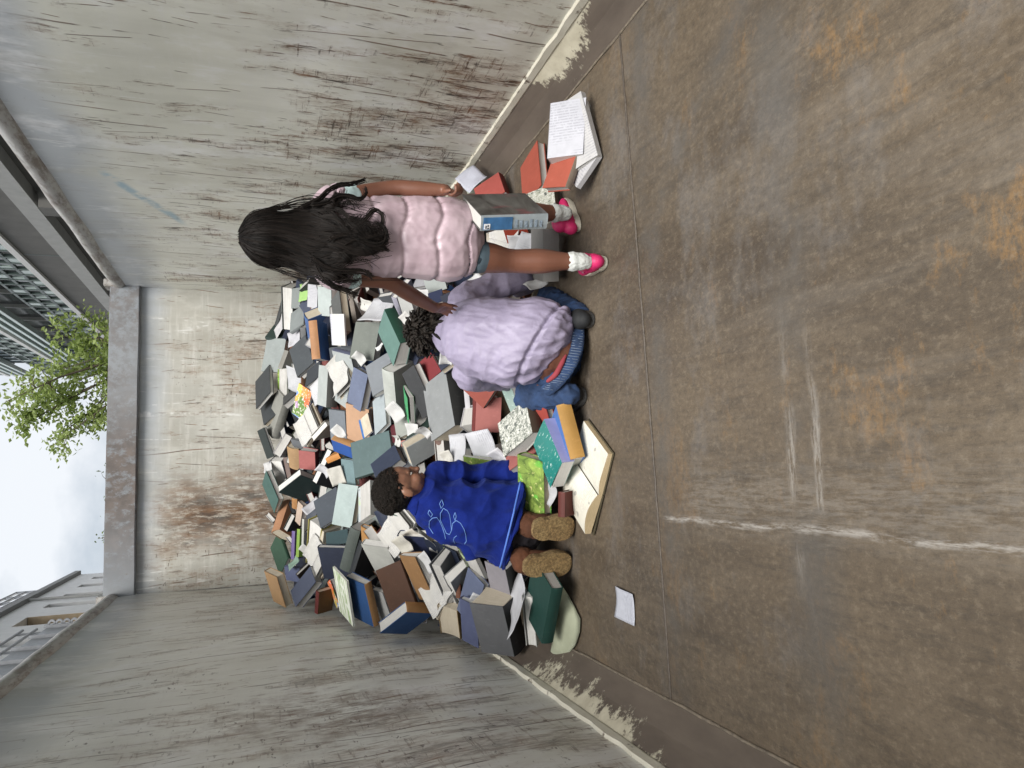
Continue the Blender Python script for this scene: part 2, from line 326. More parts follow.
box = empty('steel_container', (0.37, 2.7, 0), 'open-topped steel skip container with worn grey paint and rusty brown floor', 'container')
def sheet_grid(name, P0, A, B, na, nb, mat, dent, seed, nrm):
    V, F = [], []
    for j in range(nb+1):
        for i in range(na+1):
            p = P0 + A*(i/na) + B*(j/nb)
            e = min(1.0, min(j, nb-j)/3.0)
            q = Vector((p.x*0.9+seed, p.y*0.9, p.z*1.1))
            d = mnoise.noise(q)*dent + mnoise.noise(q*2.7)*dent*0.45 + mnoise.noise(q*6.1)*dent*0.12
            V.append(p + nrm*(d*e))
    for j in range(nb):
        for i in range(na):
            a = j*(na+1)+i; F.append((a, a+1, a+na+2, a+na+1))
    o = mesh_obj(name, V, F, mat, box, smooth=True)
    uv = o.data.uv_layers.new(name='metres'); ax = 0 if abs(nrm.y) > .5 else 1
    flat = []
    for lp in o.data.loops:
        p = o.data.vertices[lp.vertex_index].co; flat += [p[ax], p.z]
    uv.data.foreach_set('uv', flat)
    return o
YW = YB-Y0
sheet_grid('side_wall', Vector((XR, Y0, CH)), Vector((0, YW, 0)), Vector((0, 0, WH-CH)), 110, 34, M_WALL_R, 0.014, 2.0, Vector((-1, 0, 0)))
o = sheet_grid('side_wall', Vector((XL, YB, CH)), Vector((0, -YW, 0)), Vector((0, 0, WH-CH)), 110, 34, M_WALL_L, 0.020, 9.0, Vector((1, 0, 0)))
sheet_grid('end_wall', Vector((XR, YB, 0)), Vector((XL-XR, 0, 0)), Vector((0, 0, WH)), 50, 34, M_WALL_E, 0.012, 5.0, Vector((0, -1, 0)))
sheet_grid('floor_plate', Vector((FXL, Y0, 0)), Vector((FXR-FXL, 0, 0)), Vector((0, YW, 0)), 34, 90, M_FLOOR, 0.004, 15.0, Vector((0, 0, 1)))
# outer skins so the walls have thickness
for nm, b in (('outer_skin', (XR+0.03, XR+0.05)), ('outer_skin', (XL-0.05, XL-0.03))):
    box_obj(nm, b[0], b[1], Y0, YB, -0.16, WH-0.02, M_RAIL, box)
box_obj('outer_skin', XL-0.05, XR+0.05, YB+0.03, YB+0.05, -0.16, WH-0.02, M_RAIL, box)
for sx, fx, wx in ((1, FXR, XR), (-1, FXL, XL)):
    V, F = [], []; N = 80
    for i in range(N+1):
        yy = Y0 + YW*i/N; w = 0.003*mnoise.noise(Vector((yy*3, sx, 0)))
        V += [(fx, yy, 0.0015), (fx+(wx-fx)*0.5, yy, CH*0.5+w), (wx-sx*0.012, yy, CH)]
    for i in range(N):
        for k in range(2):
            a = i*3+k; q = (a, a+1, a+4, a+3); F.append(q if sx < 0 else tuple(reversed(q)))
    mesh_obj('corner_fillet', V, F, M_FILLET, box, smooth=False)
    V, F = [], []; N = 260
    for i in range(N+1):
        yy = Y0 + YW*i/N; j1 = 0.007*mnoise.noise(Vector((yy*9, sx, 1)))+0.004*mnoise.noise(Vector((yy*31, sx, 2))); j2 = 0.004*mnoise.noise(Vector((yy*14, sx, 5)))
        V += [(wx-sx*0.013, yy, CH-0.006+j2), (wx-sx*(0.017+j2*.5), yy, CH+0.004+j2), (wx-sx*(0.015), yy, CH+0.030+j1), (wx+sx*0.03, yy, CH+0.036+j1)]
    for i in range(N):
        for k in range(3):
            a = i*4+k; q = (a, a+1, a+5, a+4); F.append(q if sx < 0 else tuple(reversed(q)))
    mesh_obj('base_strip', V, F, M_STRIPE, box)
    V, F = [], []
    tube_geo(V, F, [(fx+0.006*mnoise.noise(Vector((i*0.31, sx, 3))), Y0+YW*i/160, 0.002) for i in range(161)], [0.005+0.0022*mnoise.noise(Vector((i*0.8, 4, sx))) for i in range(161)], 6)
    mesh_obj('weld_seam', V, F, simple('weld_pale', (0.17, 0.14, 0.105), 0.6, 40, 0.4, 0.4), box, smooth=True)
# weld across the floor
V, F = [], []
tube_geo(V, F, [(FXL+(FXR-FXL)*i/120, 2.105+0.075*(i/120)**1.3+0.003*mnoise.noise(Vector((i*0.4, 2, 3))), 0.0015+0.0005*mnoise.noise(Vector((i*.7, 1, 1)))) for i in range(121)], 0.0045, 6)
mesh_obj('weld_seam', V, F, M_WELD, box, smooth=True)
# top rails: rounded tube on each long side, box beam over the end wall
for sx, wx in ((1, XR), (-1, XL)):
    V, F = [], []; N = 60
    pts = [(wx+sx*(0.035+0.008*mnoise.noise(Vector((i*0.35, sx*3, 0)))), Y0+(YW+0.06)*i/N, WH+0.022+0.008*mnoise.noise(Vector((i*0.3, 7, sx)))) for i in range(N+1)]
    tube_geo(V, F, pts, 0.062, 14)
    mesh_obj('top_rail', V, F, M_RAIL, box, smooth=True)
V, F = [], []
for k, (yy, zz) in enumerate(((YB-0.055, WH-0.135), (YB-0.055, WH+0.085), (YB+0.12, WH+0.085), (YB+0.12, WH-0.135))):
    for i in range(41):
        xx = XL-0.03+(XR-XL+0.06)*i/40
        V.append((xx, yy+0.006*mnoise.noise(Vector((xx*2, k, 1))), zz+0.006*mnoise.noise(Vector((xx*2, k, 5)))))
for k in range(4):
    for i in range(40):
        a = k*41+i; b = ((k+1) % 4)*41+i; F.append((a, a+1, b+1, b))
F.append((0, 41, 82, 123)); F.append((40, 163, 122, 81))
o = mesh_obj('end_beam', V, F, M_BEAM, box)
bm = bmesh.new(); bm.from_mesh(o.data); bmesh.ops.recalc_face_normals(bm, faces=bm.faces)
bmesh.ops.bevel(bm, geom=[e for e in bm.edges if abs((e.verts[0].co-e.verts[1].co).normalized().x) > 0.8], offset=0.008, segments=2, affect='EDGES'); bm.to_mesh(o.data); bm.free()
# corner gussets
for sx, wx in ((1, XR), (-1, XL)):
    box_obj('corner_plate', min(wx-sx*0.012, wx+sx*0.05), max(wx-sx*0.012, wx+sx*0.05), YB-0.062, YB+0.10, WH+0.03, WH+0.13, M_RAIL, box, 0.006)

# ground outside
n = NT('yard_asphalt'); f = n.noise(3, 6); 
M_GROUND = n.done(n.ramp(f, 0.3, 0.7, (0.05, 0.05, 0.05), (0.10, 0.10, 0.095)), 0.85, n.bump(n.noise(60, 4), 0.3, 0.01))
V = [(-400, -400, -0.2), (400, -400, -0.2), (400, 400, -0.2), (-400, 400, -0.2)]
tag(mesh_obj('ground', V, [(0, 1, 2, 3)], M_GROUND), 'grey asphalt yard around the container', None, None, 'structure')
for i in range(2):
    box_obj('floor_runner', -0.2+i*0.9, -0.06+i*0.9, Y0, YB, -0.2, -0.02, M_RAIL, box)

# ================================================================== buildings and tree around
M_CONC_D = simple('dark_concrete', (0.15, 0.146, 0.136), 0.8, 3, 0.12, 0.05)
M_CONC_L = simple('light_concrete', (0.42, 0.42, 0.405), 0.8, 4, 0.08, 0.05)
M_WHITE_EDGE = simple('white_slab_edge', (0.72, 0.71, 0.69), 0.7, 4, 0.05, 0.03)
M_MULL = simple('pale_mullion', (0.55, 0.55, 0.53), 0.5, 6, 0.05, 0)
M_FIN = simple('green_glass_fin', (0.38, 0.46, 0.43), 0.25, 6, 0.12, 0)
M_FIN_D = simple('dark_green_frame', (0.07, 0.095, 0.088), 0.4, 6, 0.15, 0)
n = NT('dark_window_glass'); M_GLASS_D = n.done(n.ramp(n.noise(0.7, 3), 0.35, 0.65, (0.02, 0.022, 0.024), (0.07, 0.075, 0.078)), 0.12)
n = NT('pale_window_glass'); M_GLASS_P = n.done((0.55, 0.62, 0.68), 0.1)
ZK = 0.915
def zk(z): return 1.2+(z-1.2)*ZK if z > 1.2 else z
bx = 5.5; by0, by1 = -6.0, 42.0
bld = empty('office_building', (9, 18, -0.2), 'grey concrete office building with green glass louvres rising beyond the right wall', 'building')
box_obj('wall', bx+0.25, bx+8, by0, by1-0.4, -0.2, zk(5.62), M_CONC_D, bld)
box_obj('ledge', bx-0.02, bx+8, by0, by1-0.2, zk(5.62), zk(6.02), M_CONC_L, bld)
box_obj('fascia', bx+0.02, bx+8, by0, by1-0.2, zk(6.02), zk(6.90), M_CONC_D, bld)
for yy in range(-4, 42, 6):       # joints between the fascia panels
    box_obj('panel_joint', bx+0.012, bx+0.03, yy, yy+0.05, zk(6.05), zk(6.88), M_FIN_D, bld)
for yy in (5.2, 9.6, 16.0, 24.0):
    box_obj('wall_bracket', bx-0.15, bx+0.25, yy, yy+0.5, zk(5.1), zk(5.5), M_CONC_D, bld)
zs = tuple(zk(z) for z in (6.90, 10.25, 13.5, 16.8))
for k, z0 in enumerate(zs):
    box_obj('floor_slab', bx-0.05, bx+8, by0, by1, z0, z0+0.16, M_WHITE_EDGE, bld)
    if k == 3: break
    z1 = zs[k+1]
    box_obj('window_band', bx+0.55, bx+8, by0, by1-5.5, z0+0.16, z1, M_GLASS_D, bld)
    box_obj('corner_glazing', bx+0.55, bx+6, by1-5.5, by1-0.4, z0+0.16, z1, M_GLASS_P, bld)
    yy = by0+0.5
    while yy < by1-5.5:
        box_obj('mullion', bx+0.44, bx+0.55, yy, yy+0.14, z0+0.16, z1, M_MULL, bld); yy += 2.1
    for q in range(6):
        box_obj('glazing_bar', bx+0.50, bx+0.56, by1-5.4+q*0.9, by1-5.32+q*0.9, z0+0.16, z1, M_FIN_D, bld)
    for q in range(4):
        box_obj('glazing_bar', bx+0.49, bx+0.57, by1-5.5, by1-0.4, z0+0.6+q*0.7, z0+0.66+q*0.7, M_FIN_D, bld)
    # lower screen: three dark rails carrying short glass louvres
    for q in range(3):
        box_obj('screen_rail', bx-0.02, bx+0.05, by0, by1-0.3, z0+0.42+q*0.38, z0+0.50+q*0.38, M_FIN_D, bld)
    V1, F1, V2, F2 = [], [], [], []; yy = by0; i = 0
    while yy < by1-0.5:
        box_geo(V1, F1, bx-0.01, bx+0.04, yy, yy+0.34, z0+0.18, z0+0.415) if i % 2 == 0 else None
        box_geo(V1, F1, bx-0.01, bx+0.04, yy+0.2, yy+0.50, z0+0.51, z0+0.79) if i % 2 else None
        box_geo(V1, F1, bx-0.01, bx+0.04, yy, yy+0.26, z0+0.89, z0+1.17) if i % 3 == 0 else None
        box_geo(V2, F2, bx-0.03, bx+0.06, yy+0.35, yy+0.41, z0+0.16, z0+1.25)
        yy += 0.55; i += 1
    tag(mesh_obj('louvre_panes', V1, F1, M_FIN, bld), kind='stuff'); tag(mesh_obj('louvre_posts', V2, F2, M_FIN_D, bld), kind='stuff')
    for q in range(3):
        box_obj('sun_fin', bx-0.08, bx+0.10, by0, by1-0.2, z1-0.95+q*0.30, z1-0.83+q*0.30, M_FIN, bld)

# white house on the left
M_WH = simple('white_render', (0.88, 0.875, 0.86), 0.85, 3, 0.05, 0.05)
M_CORN = simple('grey_cornice', (0.22, 0.22, 0.215), 0.6, 5, 0.1, 0.03)
M_TAN = simple('tan_reveal', (0.50, 0.40, 0.28), 0.8, 5, 0.1, 0)
M_GALV = simple('galvanised_steel', (0.42, 0.43, 0.45), 0.4, 8, 0.12, 0.05, 0.3)
LK = 0.87
def lk(z): return 1.2+(z-1.2)*LK if z > 1.2 else z
hx = -5.22; hy0, hy1 = 4.0, 52.0
hs = empty('white_house', (-9, 28, -0.2), 'white rendered building with narrow windows and roof railings beyond the left wall', 'building')
wins = [(34.2, 36.4, True), (38.7, 39.8, False), (41.9, 43.0, False), (45.5, 46.6, False), (49.0, 50.0, False), (30.0, 31.2, False), (26.0, 27.2, False), (21.5, 22.7, False)]
edges = sorted([(a, b) for a, b, _ in wins]); cur = hy0
def wall_piece(a, b, z0, z1): box_obj('wall_panel', hx-0.45, hx, a, b, lk(z0), lk(z1), M_WH, hs)
for a, b in edges:
    wall_piece(cur, a, -0.2, 12.6); cur = b
    wall_piece(a, b, 11.35, 12.6); wall_piece(a, b, 7.6, 8.6); wall_piece(a, b, -0.2, 4.6)
wall_piece(cur, hy1, -0.2, 12.6)
box_obj('back_volume', hx-9, hx-0.46, hy0, hy1, -0.2, lk(12.55), M_WH, hs)
for a, b, tan in wins:
    for z0, z1 in ((lk(8.6), lk(11.35)), (lk(4.6), lk(7.6))):
        w = box_obj('window', hx-0.44, hx-0.36, a+0.02, b-0.02, z0+0.02, z1-0.02, M_TAN if tan else M_GLASS_D, hs)
        box_obj('sill', hx-0.36, hx+0.06, a-0.06, b+0.06, z0-0.07, z0+0.012, M_CONC_L if not tan else M_TAN, hs)
        if tan: box_obj('reveal', hx-0.36, hx-0.01, b-0.05, b-0.004, z0+0.02, z1-0.02, M_TAN, hs)
box_obj('cornice', hx-0.5, hx+0.22, hy0, hy1+0.1, lk(12.6), lk(12.95), M_CORN, hs)
V, F = [], []; tube_geo(V, F, [(hx+0.1, 41.0, -0.2), (hx+0.1, 41.0, lk(12.6))], 0.07, 8); mesh_obj('downpipe', V, F, M_CONC_L, hs)
box_obj('string_course', hx-0.01, hx+0.08, hy0, hy1, lk(7.86), lk(8.0), M_CONC_L, hs)
for y0 in (14.0, 22.0, 30.0, 38.5):       # roof guard rails
    for q in range(3):
        V, F = [], []; tube_geo(V, F, [(hx+0.1, y0, lk(13.2+q*0.45)), (hx+0.1, y0+5.6, lk(13.2+q*0.45))], 0.07, 6); mesh_obj('roof_rail', V, F, M_GALV, hs)
    for q in range(4):
        V, F = [], []; tube_geo(V, F, [(hx+0.1, y0+q*1.866, lk(12.95)), (hx+0.1, y0+q*1.866, lk(14.12))], 0.075, 6); mesh_obj('rail_post', V, F, M_GALV, hs)
    box_obj('roof_hatch', hx-2.2, hx-0.6, y0+0.6, y0+4.6, lk(12.95), lk(13.6), M_CONC_L, hs)

# galvanised access platform between the container and the white house
pf = empty('access_platform', (-4.4, 15, -0.2), 'galvanised steel access platform with slatted screen and handrail in front of the white building', 'platform')
px_ = -3.48
box_obj('deck', px_-1.1, px_, 6.0, 22.0, lk(5.0), lk(5.15), M_GALV, pf)
yy = 6.0
while yy < 21.8:
    box_obj('screen_panel', px_-0.04, px_+0.02, yy, yy+1.25, lk(5.15), lk(6.85), M_GALV, pf)
    box_obj('screen_rib', px_+0.02, px_+0.09, yy+1.25, yy+1.34, lk(5.1), lk(6.92), M_GALV, pf); yy += 1.34
for q in range(2):
    V, F = [], []; tube_geo(V, F, [(px_-0.02, 6.0, lk(7.15+q*0.35)), (px_-0.02, 22.2, lk(7.15+q*0.35))], 0.035, 8); mesh_obj('handrail', V, F, M_GALV, pf)
for q in range(8):
    V, F = [], []; tube_geo(V, F, [(px_-0.02, 6.2+q*2.2, lk(6.85)), (px_-0.02, 6.2+q*2.2, lk(7.52))], 0.03, 8); mesh_obj('rail_post', V, F, M_GALV, pf)
bm = bmesh.new()                    # end plate drilled with four round holes
prof = [(-0.5, 0), (0.5, 0), (0.35, 1.9), (-0.2, 1.9)]
V, F = [], []
for zc in (1.02, 1.20, 1.38, 1.56):
    r = 0.045; b = len(V)
    for s_ in (0, 1):
        for rr in (r, r+0.045):
            for k in range(16):
                th = 2*math.pi*k/16; V.append((px_+0.1+rr*math.cos(th)*1.1, 22.1+0.06*s_, lk(5.1+zc*1.06)+rr*math.sin(th)))
    for k in range(16):
        k2 = (k+1) % 16
        F.append((b+k, b+k2, b+16+k2, b+16+k)); F.append((b+32+k2, b+32+k, b+48+k, b+48+k2)); F.append((b+k2, b+k, b+32+k, b+32+k2)); F.append((b+16+k, b+16+k2, b+48+k2, b+48+k))
mesh_obj('end_plate', V, F, M_GALV, pf); bm.free()
for yy in (6.3, 14, 21.6):
    box_obj('leg', px_-0.6, px_-0.45, yy, yy+0.15, -0.2, lk(5.0), M_GALV, pf)

# trees behind the container
def leaf_mat(name, c0, c1):
    n = NT(name); oi = n.node('ShaderNodeNewGeometry')
    f = n.noise(1.7, 3)
    c = n.mix(n.rng(oi.outputs['Random Per Island'], 0, 1), c0, c1); c = n.mix(n.rng(f, .35, .65, 0, .35), c, tuple(v*0.6 for v in c0))
    n.put(n.b.inputs['Base Color'], c); n.b.inputs['Roughness'].default_value = 0.5
    tr = n.node('ShaderNodeBsdfTranslucent'); n.put(tr.inputs['Color'], n.mix(0.3, c, (0.35, 0.45, 0.08)))
    ms = n.node('ShaderNodeMixShader'); ms.inputs[0].default_value = 0.55
    out = n.t.nodes['Material Output']; n.link(n.b.outputs[0], ms.inputs[1]); n.link(tr.outputs[0], ms.inputs[2]); n.link(ms.outputs[0], out.inputs['Surface'])
    return n.m
M_LEAF = leaf_mat('fresh_leaf', (0.27, 0.36, 0.11), (0.50, 0.60, 0.24))
M_LEAF2 = leaf_mat('far_leaf', (0.14, 0.19, 0.08), (0.25, 0.31, 0.15))
M_BARK = simple('bark', (0.10, 0.08, 0.06), 0.9, 12, 0.3, 0.5)
def tree(name, label, base, trunk_top, tips, leaf, per, lsize, spread, seed, cat='tree', group=None):
    rnd = random.Random(seed)
    t = empty(name, base, label, cat, group); base = Vector(base); top = Vector(trunk_top)
    V, F = [], []; LV, LF = [], []
    mid = base.lerp(top, 0.5)+Vector((0.08, 0.05, 0))
    tube_geo(V, F, [base, mid, top], [0.09, 0.06, 0.035], 8)
    for tip in tips:
        tip = Vector(tip); s = base.lerp(top, rnd.uniform(0.55, 1.0)); c = s.lerp(tip, 0.5)+Vector((rnd.uniform(-.15, .15), rnd.uniform(-.15, .15), rnd.uniform(0.0, .2)))
        path = [s, s.lerp(c, .55), c, c.lerp(tip, .55), tip]
        tube_geo(V, F, path, [0.022, 0.017, 0.013, 0.008, 0.004], 5)
        nodes = []
        for b_ in range(7):
            u = rnd.uniform(0.35, 1.0); a = c.lerp(tip, max(0, u*1.4-.4)) if u > .4 else s.lerp(c, u+.4)
            q = a + Vector((rnd.gauss(0, 1), rnd.gauss(0, 1), rnd.gauss(0, .7)))*spread
            tube_geo(V, F, [a, a.lerp(q, .5)+Vector((0, 0, .03)), q], [0.008, 0.005, 0.002], 4); nodes += [q, a.lerp(q, .6)]
        nodes.append(tip)
        for q in nodes:
            for _ in range(per):
                p = q + Vector((rnd.gauss(0, 1), rnd.gauss(0, 1), rnd.gauss(0, 1)))*spread*0.42
                d = Vector((rnd.uniform(-1, 1), rnd.uniform(-1, 1), rnd.uniform(-.9, .4))).normalized(); w = d.orthogonal().normalized()
                w.rotate(Matrix.Rotation(rnd.uniform(0, 6.28), 3, d)); L = lsize*rnd.uniform(.6, 1.3); nn = d.cross(w)
                b = len(LV); LV += [p, p+d*L*.5+w*L*.26+nn*L*.07, p+d*L, p+d*L*.5-w*L*.26+nn*L*.07]; LF += [(b, b+1, b+2), (b, b+2, b+3)]
    mesh_obj('trunk', V, F, M_BARK, t, smooth=True); mesh_obj('crown', LV, LF, leaf, t)
    return t
_tp = [on_y(*p) for p in ((52, 335, 12.0), (84, 322, 12.2), (98, 340, 11.7), (20, 385, 12.3), (60, 370, 11.8), (100, 360, 12.2), (30, 412, 12.0), (65, 405, 12.4), (100, 398, 11.8), (14, 430, 12.0), (50, 442, 12.0), (88, 416, 12.2), (110, 385, 12), (5, 402, 11.6), (80, 385, 12.6), (52, 446, 11.9), (75, 352, 12.3), (108, 345, 12.1), (35, 395, 12.5))]
tree('leafy_tree', 'fresh green broadleaf tree behind the right end of the container', (2.2, 12.1, -0.2), (1.9, 12.05, 2.9), _tp, M_LEAF, 19, 0.085, 0.165, 3)
_tp = [on_y(x, y, 17.0+(i % 3)*.3) for i, (x, y) in enumerate(((107, 460), (106, 480), (104, 500), (105, 520), (103, 540), (106, 556), (109, 470), (110, 512), (108, 535)))]
tree('low_shrub', 'pale wispy shrub tops peeping over the rusty end beam', (-0.9, 17, -0.2), (-0.6, 17.2, 3.4), _tp, M_LEAF2, 2, 0.08, 0.14, 8, 'shrub')

# ================================================================== books
_cov = {}
def cover_mat(col, pat=None):
    key = (col, pat)
    if key in _cov: return _cov[key]
    c = lin(col); c = tuple(v*(.74 if sum(c) < 1.5 else .64) for v in c); n = NT('cover_'+col.lstrip('#')+('_'+pat if pat else ''))
    oi = n.node('ShaderNodeObjectInfo')
    f = n.noise(9, 4, 0.65); base = n.ramp(f, 0.3, 0.75, tuple(v*0.86 for v in c), tuple(min(.9, v*1.12) for v in c))
    rough = 0.62
    if pat == 'marble':
        v = n.noise(70, 3, 0.6, dist=1.5); base = n.mix(n.rng(v, 0.42, 0.6), base, (0.60, 0.60, 0.55))
        base = n.mix(n.rng(n.noise(55, 2, .5, n.mapv(loc=(3, 3, 3))), .58, .66), base, (0.10, 0.11, 0.10))
    elif pat == 'green':        # landscape photograph in greens
        v = n.noise(16, 5, 0.7, dist=1.0); base = n.ramp(v, 0.32, 0.68, (0.03, 0.06, 0.015), (0.30, 0.42, 0.09))
        base = n.mix(n.rng(n.noise(11, 2), .56, .64), base, (0.13, 0.42, 0.06)); base = n.mix(n.rng(n.noise(45, 2), .62, .7), base, (0.60, 0.55, 0.25)); rough = 0.35
    elif pat == 'mag':          # bright magazine front
        nn = n.node('ShaderNodeTexVoronoi'); nn.inputs['Scale'].default_value = 14; n.link(n.mapv((1, 1, .2)), nn.inputs['Vector'])
        hs = n.node('ShaderNodeSeparateXYZ'); n.link(nn.outputs['Color'], hs.inputs[0])
        base = n.mix(n.rng(hs.outputs[0], .35, .5), lin('#d8633a'), lin('#e0cf62')); base = n.mix(n.rng(hs.outputs[1], .6, .68), base, lin('#6f93cf')); base = n.mix(n.rng(hs.outputs[2], .62, .7), base, lin('#5f7a3c'))
        base = n.mix(n.rng(n.noise(60, 3), .55, .65), base, (.75, .7, .65)); rough = 0.35
    elif pat == 'stripe':       # pale cover with green foliage strips
        w = n.noise(1.0, 4, .7, n.mapv((60, 3, 1))); base = n.mix(n.rng(w, .45, .58), (0.72, 0.73, 0.66), (0.18, 0.30, 0.07)); base = n.mix(n.rng(n.noise(14, 3), .5, .65), base, (0.72, 0.75, 0.68)); rough = 0.4
    elif pat == 'text':         # printed lines on white
        x, y, z = n.sep()[:3]
        ln_ = n.math('FRACT', n.math('MULTIPLY', y, 95.0)); wd = n.noise(1.0, 2, .6, n.mapv((110, 95, 1)))
        m_ = n.math('MULTIPLY', n.rng(ln_, .45, .55), n.rng(wd, .40, .5)); m_ = n.math('MULTIPLY', m_, n.rng(n.noise(7, 1), .42, .5))
        base = n.mix(n.math('MULTIPLY', m_, .45), base, (0.22, 0.22, 0.26)); rough = .7
    elif pat == 'print':        # pale cover, blurred picture block
        base = n.mix(n.rng(n.noise(13, 3, .6), .52, .60), base, (0.42, 0.52, 0.30)); base = n.mix(n.rng(n.noise(40, 3, .6), .60, .66), base, (0.10, 0.12, 0.14)); rough = .35
    elif pat == 'lake':         # teal with white lettering blots
        base = n.mix(n.rng(n.noise(1.0, 3, .6, n.mapv((30, 90, 1))), .60, .66), base, (0.55, 0.68, 0.64)); rough = .3
    elif pat == 'photo':        # the large book the girl carries: dark picture with a red streak
        sm = n.noise(6, 4, .6, n.mapv((1, 2.2, 1), (0, 0, .6)), 1.0)
        base = n.ramp(sm, .36, .68, (0.022, 0.022, 0.022), (0.13, 0.13, 0.125)); base = n.mix(n.math('MULTIPLY', n.rng(n.noise(5, 3, .6, n.mapv((3, 1, 1), (0, 0, .5), (4, 2, 0))), .57, .66), .6), base, (0.20, 0.03, 0.05)); rough = .3
    wear = n.rng(n.noise(55, 4, .7), .66, .76)
    scuff = n.rng(n.noise(1.0, 4, .75, n.mapv((22, 60, 22), (0, 0, .4))), .56, .70)
    if pat in (None,): base = n.mix(n.math('MULTIPLY', scuff, .22), base, tuple(min(.8, v*1.5+.05) for v in c)); base = n.mix(n.math('MULTIPLY', wear, .25), base, tuple(min(.8, v*1.8+.06) for v in c))
    weave = n.noise(420, 2, .6)
    _cov[key] = n.done(base, rough, n.bump(weave, .10 if pat is None else .03, .002), spec=.35)
    return _cov[key]
def page_mat(name, c0, c1):
    n = NT(name); f = n.noise(1.0, 3, .7, n.mapv((9, 9, 900))); g = n.noise(14, 3)
    c = n.ramp(f, .3, .7, c0, c1); c = n.mix(n.rng(g, .5, .75, 0, .3), c, tuple(v*.72 for v in c0))
    return n.done(c, .8, n.bump(f, .35, .002))
PAGES = [page_mat('page_edges_white', (.46, .45, .43), (.64, .63, .60)), page_mat('page_edges_cream', (.38, .33, .25), (.54, .48, .38)), page_mat('page_edges_grey', (.33, .32, .30), (.48, .47, .45))]

def pile_h(x, y):
    prof = ((2.0, 0.0), (2.55, 0.0), (2.9, .06), (3.25, .13), (3.6, .24), (4.1, .42), (5.2, .80), (6.65, 1.03))
    z = prof[-1][1]
    for (a, za), (b, zb) in zip(prof, prof[1:]):
        if y <= b: z = za + (zb-za)*max(0, (y-a)/(b-a)); break
    k = max(0.0, min(1.0, (x-0.75)/0.7)); z -= k*k*(3-2*k)*.24*max(0.0, 1-abs(y-4.2)/1.6)
    k = max(0.0, min(1.0, (-.45-x)/.4)); z -= k*.10*max(0.0, 1-abs(y-3.2)/.7)
    return max(z, 0.0)
def pile_hit(px, py):
    d = ray(px, py); t = 1.5; q = None
    while t < 9:
        q = CAM + d*t
        if q.z < pile_h(q.x, q.y) or q.y > 6.5 or q.x < XL+.03 or q.x > XR-.03: break
        t += .01
    return t, d
def book_meshes(W, L, T, ccol, scol, pat, pages, soft, rnd, wedge, pcol=None):
    """local frame: X from spine to fore-edge, Y along the spine, Z 0 (front cover) down to -T"""
    tb = .0009 if soft else min(.0032, T*.2); ov = .0004 if soft else .0035
    V, F, MI = [], [], []
    nx = 5; wj = math.tan(wedge); bow = rnd.uniform(-.004, .006) if soft else rnd.uniform(-.0015, .0035)
    def board(zt, zb, lift):
        b = len(V)
        for i in range(nx+1):
            x = W*i/nx; dz = (x*wj + bow*math.sin(math.pi*i/nx*.5)*2) if lift else 0
            for (yy, zz) in ((0, zb), (L, zb), (L, zt), (0, zt)): V.append((x, yy, zz+dz))
        for i in range(nx):
            a = b+i*4
            for k in range(4): F.append((a+k, a+4+k, a+4+(k+1) % 4, a+(k+1) % 4)); MI.append(0)
        F.append((b, b+1, b+2, b+3)); MI.append(0); e = b+nx*4; F.append((e+3, e+2, e+1, e)); MI.append(0)
    board(0, -tb, True); board(-T+tb, -T, False)
    b = len(V); ns = 6; rnd_out = T*.10 if not soft else 0.0
    for i in range(ns+1):          # spine, slightly rounded
        th = i/ns; z = -T*th; x = -.0015 - rnd_out*math.sin(math.pi*th)
        for (yy, xx) in ((0, x), (L, x), (L, x+tb), (0, x+tb)): V.append((xx, yy, z))
    for i in range(ns):
        a = b+i*4
        for k in range(4): F.append((a+k, a+(k+1) % 4, a+4+(k+1) % 4, a+4+k)); MI.append(1)
    F.append((b+3, b+2, b+1, b)); MI.append(1); e = b+ns*4; F.append((e, e+1, e+2, e+3)); MI.append(1)
    mats = [cover_mat(ccol, pat), cover_mat(scol or ccol, None)]
    PV, PF = [], []; m = 6; b = 0
    for i in range(m+1):
        th = i/m; z = -tb*1.05 - (T-2.1*tb)*th
        xf = W-ov-(.0 if soft else .05*T*math.sin(math.pi*th))
        dz = wj*.8*xf*(1-th)
        for (xx, yy, q) in ((.001, ov, 0), (xf, ov, dz), (xf, L-ov, dz), (.001, L-ov, 0)): PV.append((xx, yy, z+q))
    for i in range(m):
        for k in range(4): PF.append((i*4+k, i*4+(k+1) % 4, i*4+4+(k+1) % 4, i*4+4+k))
    PF.append((3, 2, 1, 0)); e = m*4; PF.append((e, e+1, e+2, e+3))
    return (V, F, MI, mats), (PV, PF, PAGES[pages] if pcol is None else cover_mat(pcol))
book_sizes = []; book_no = 0
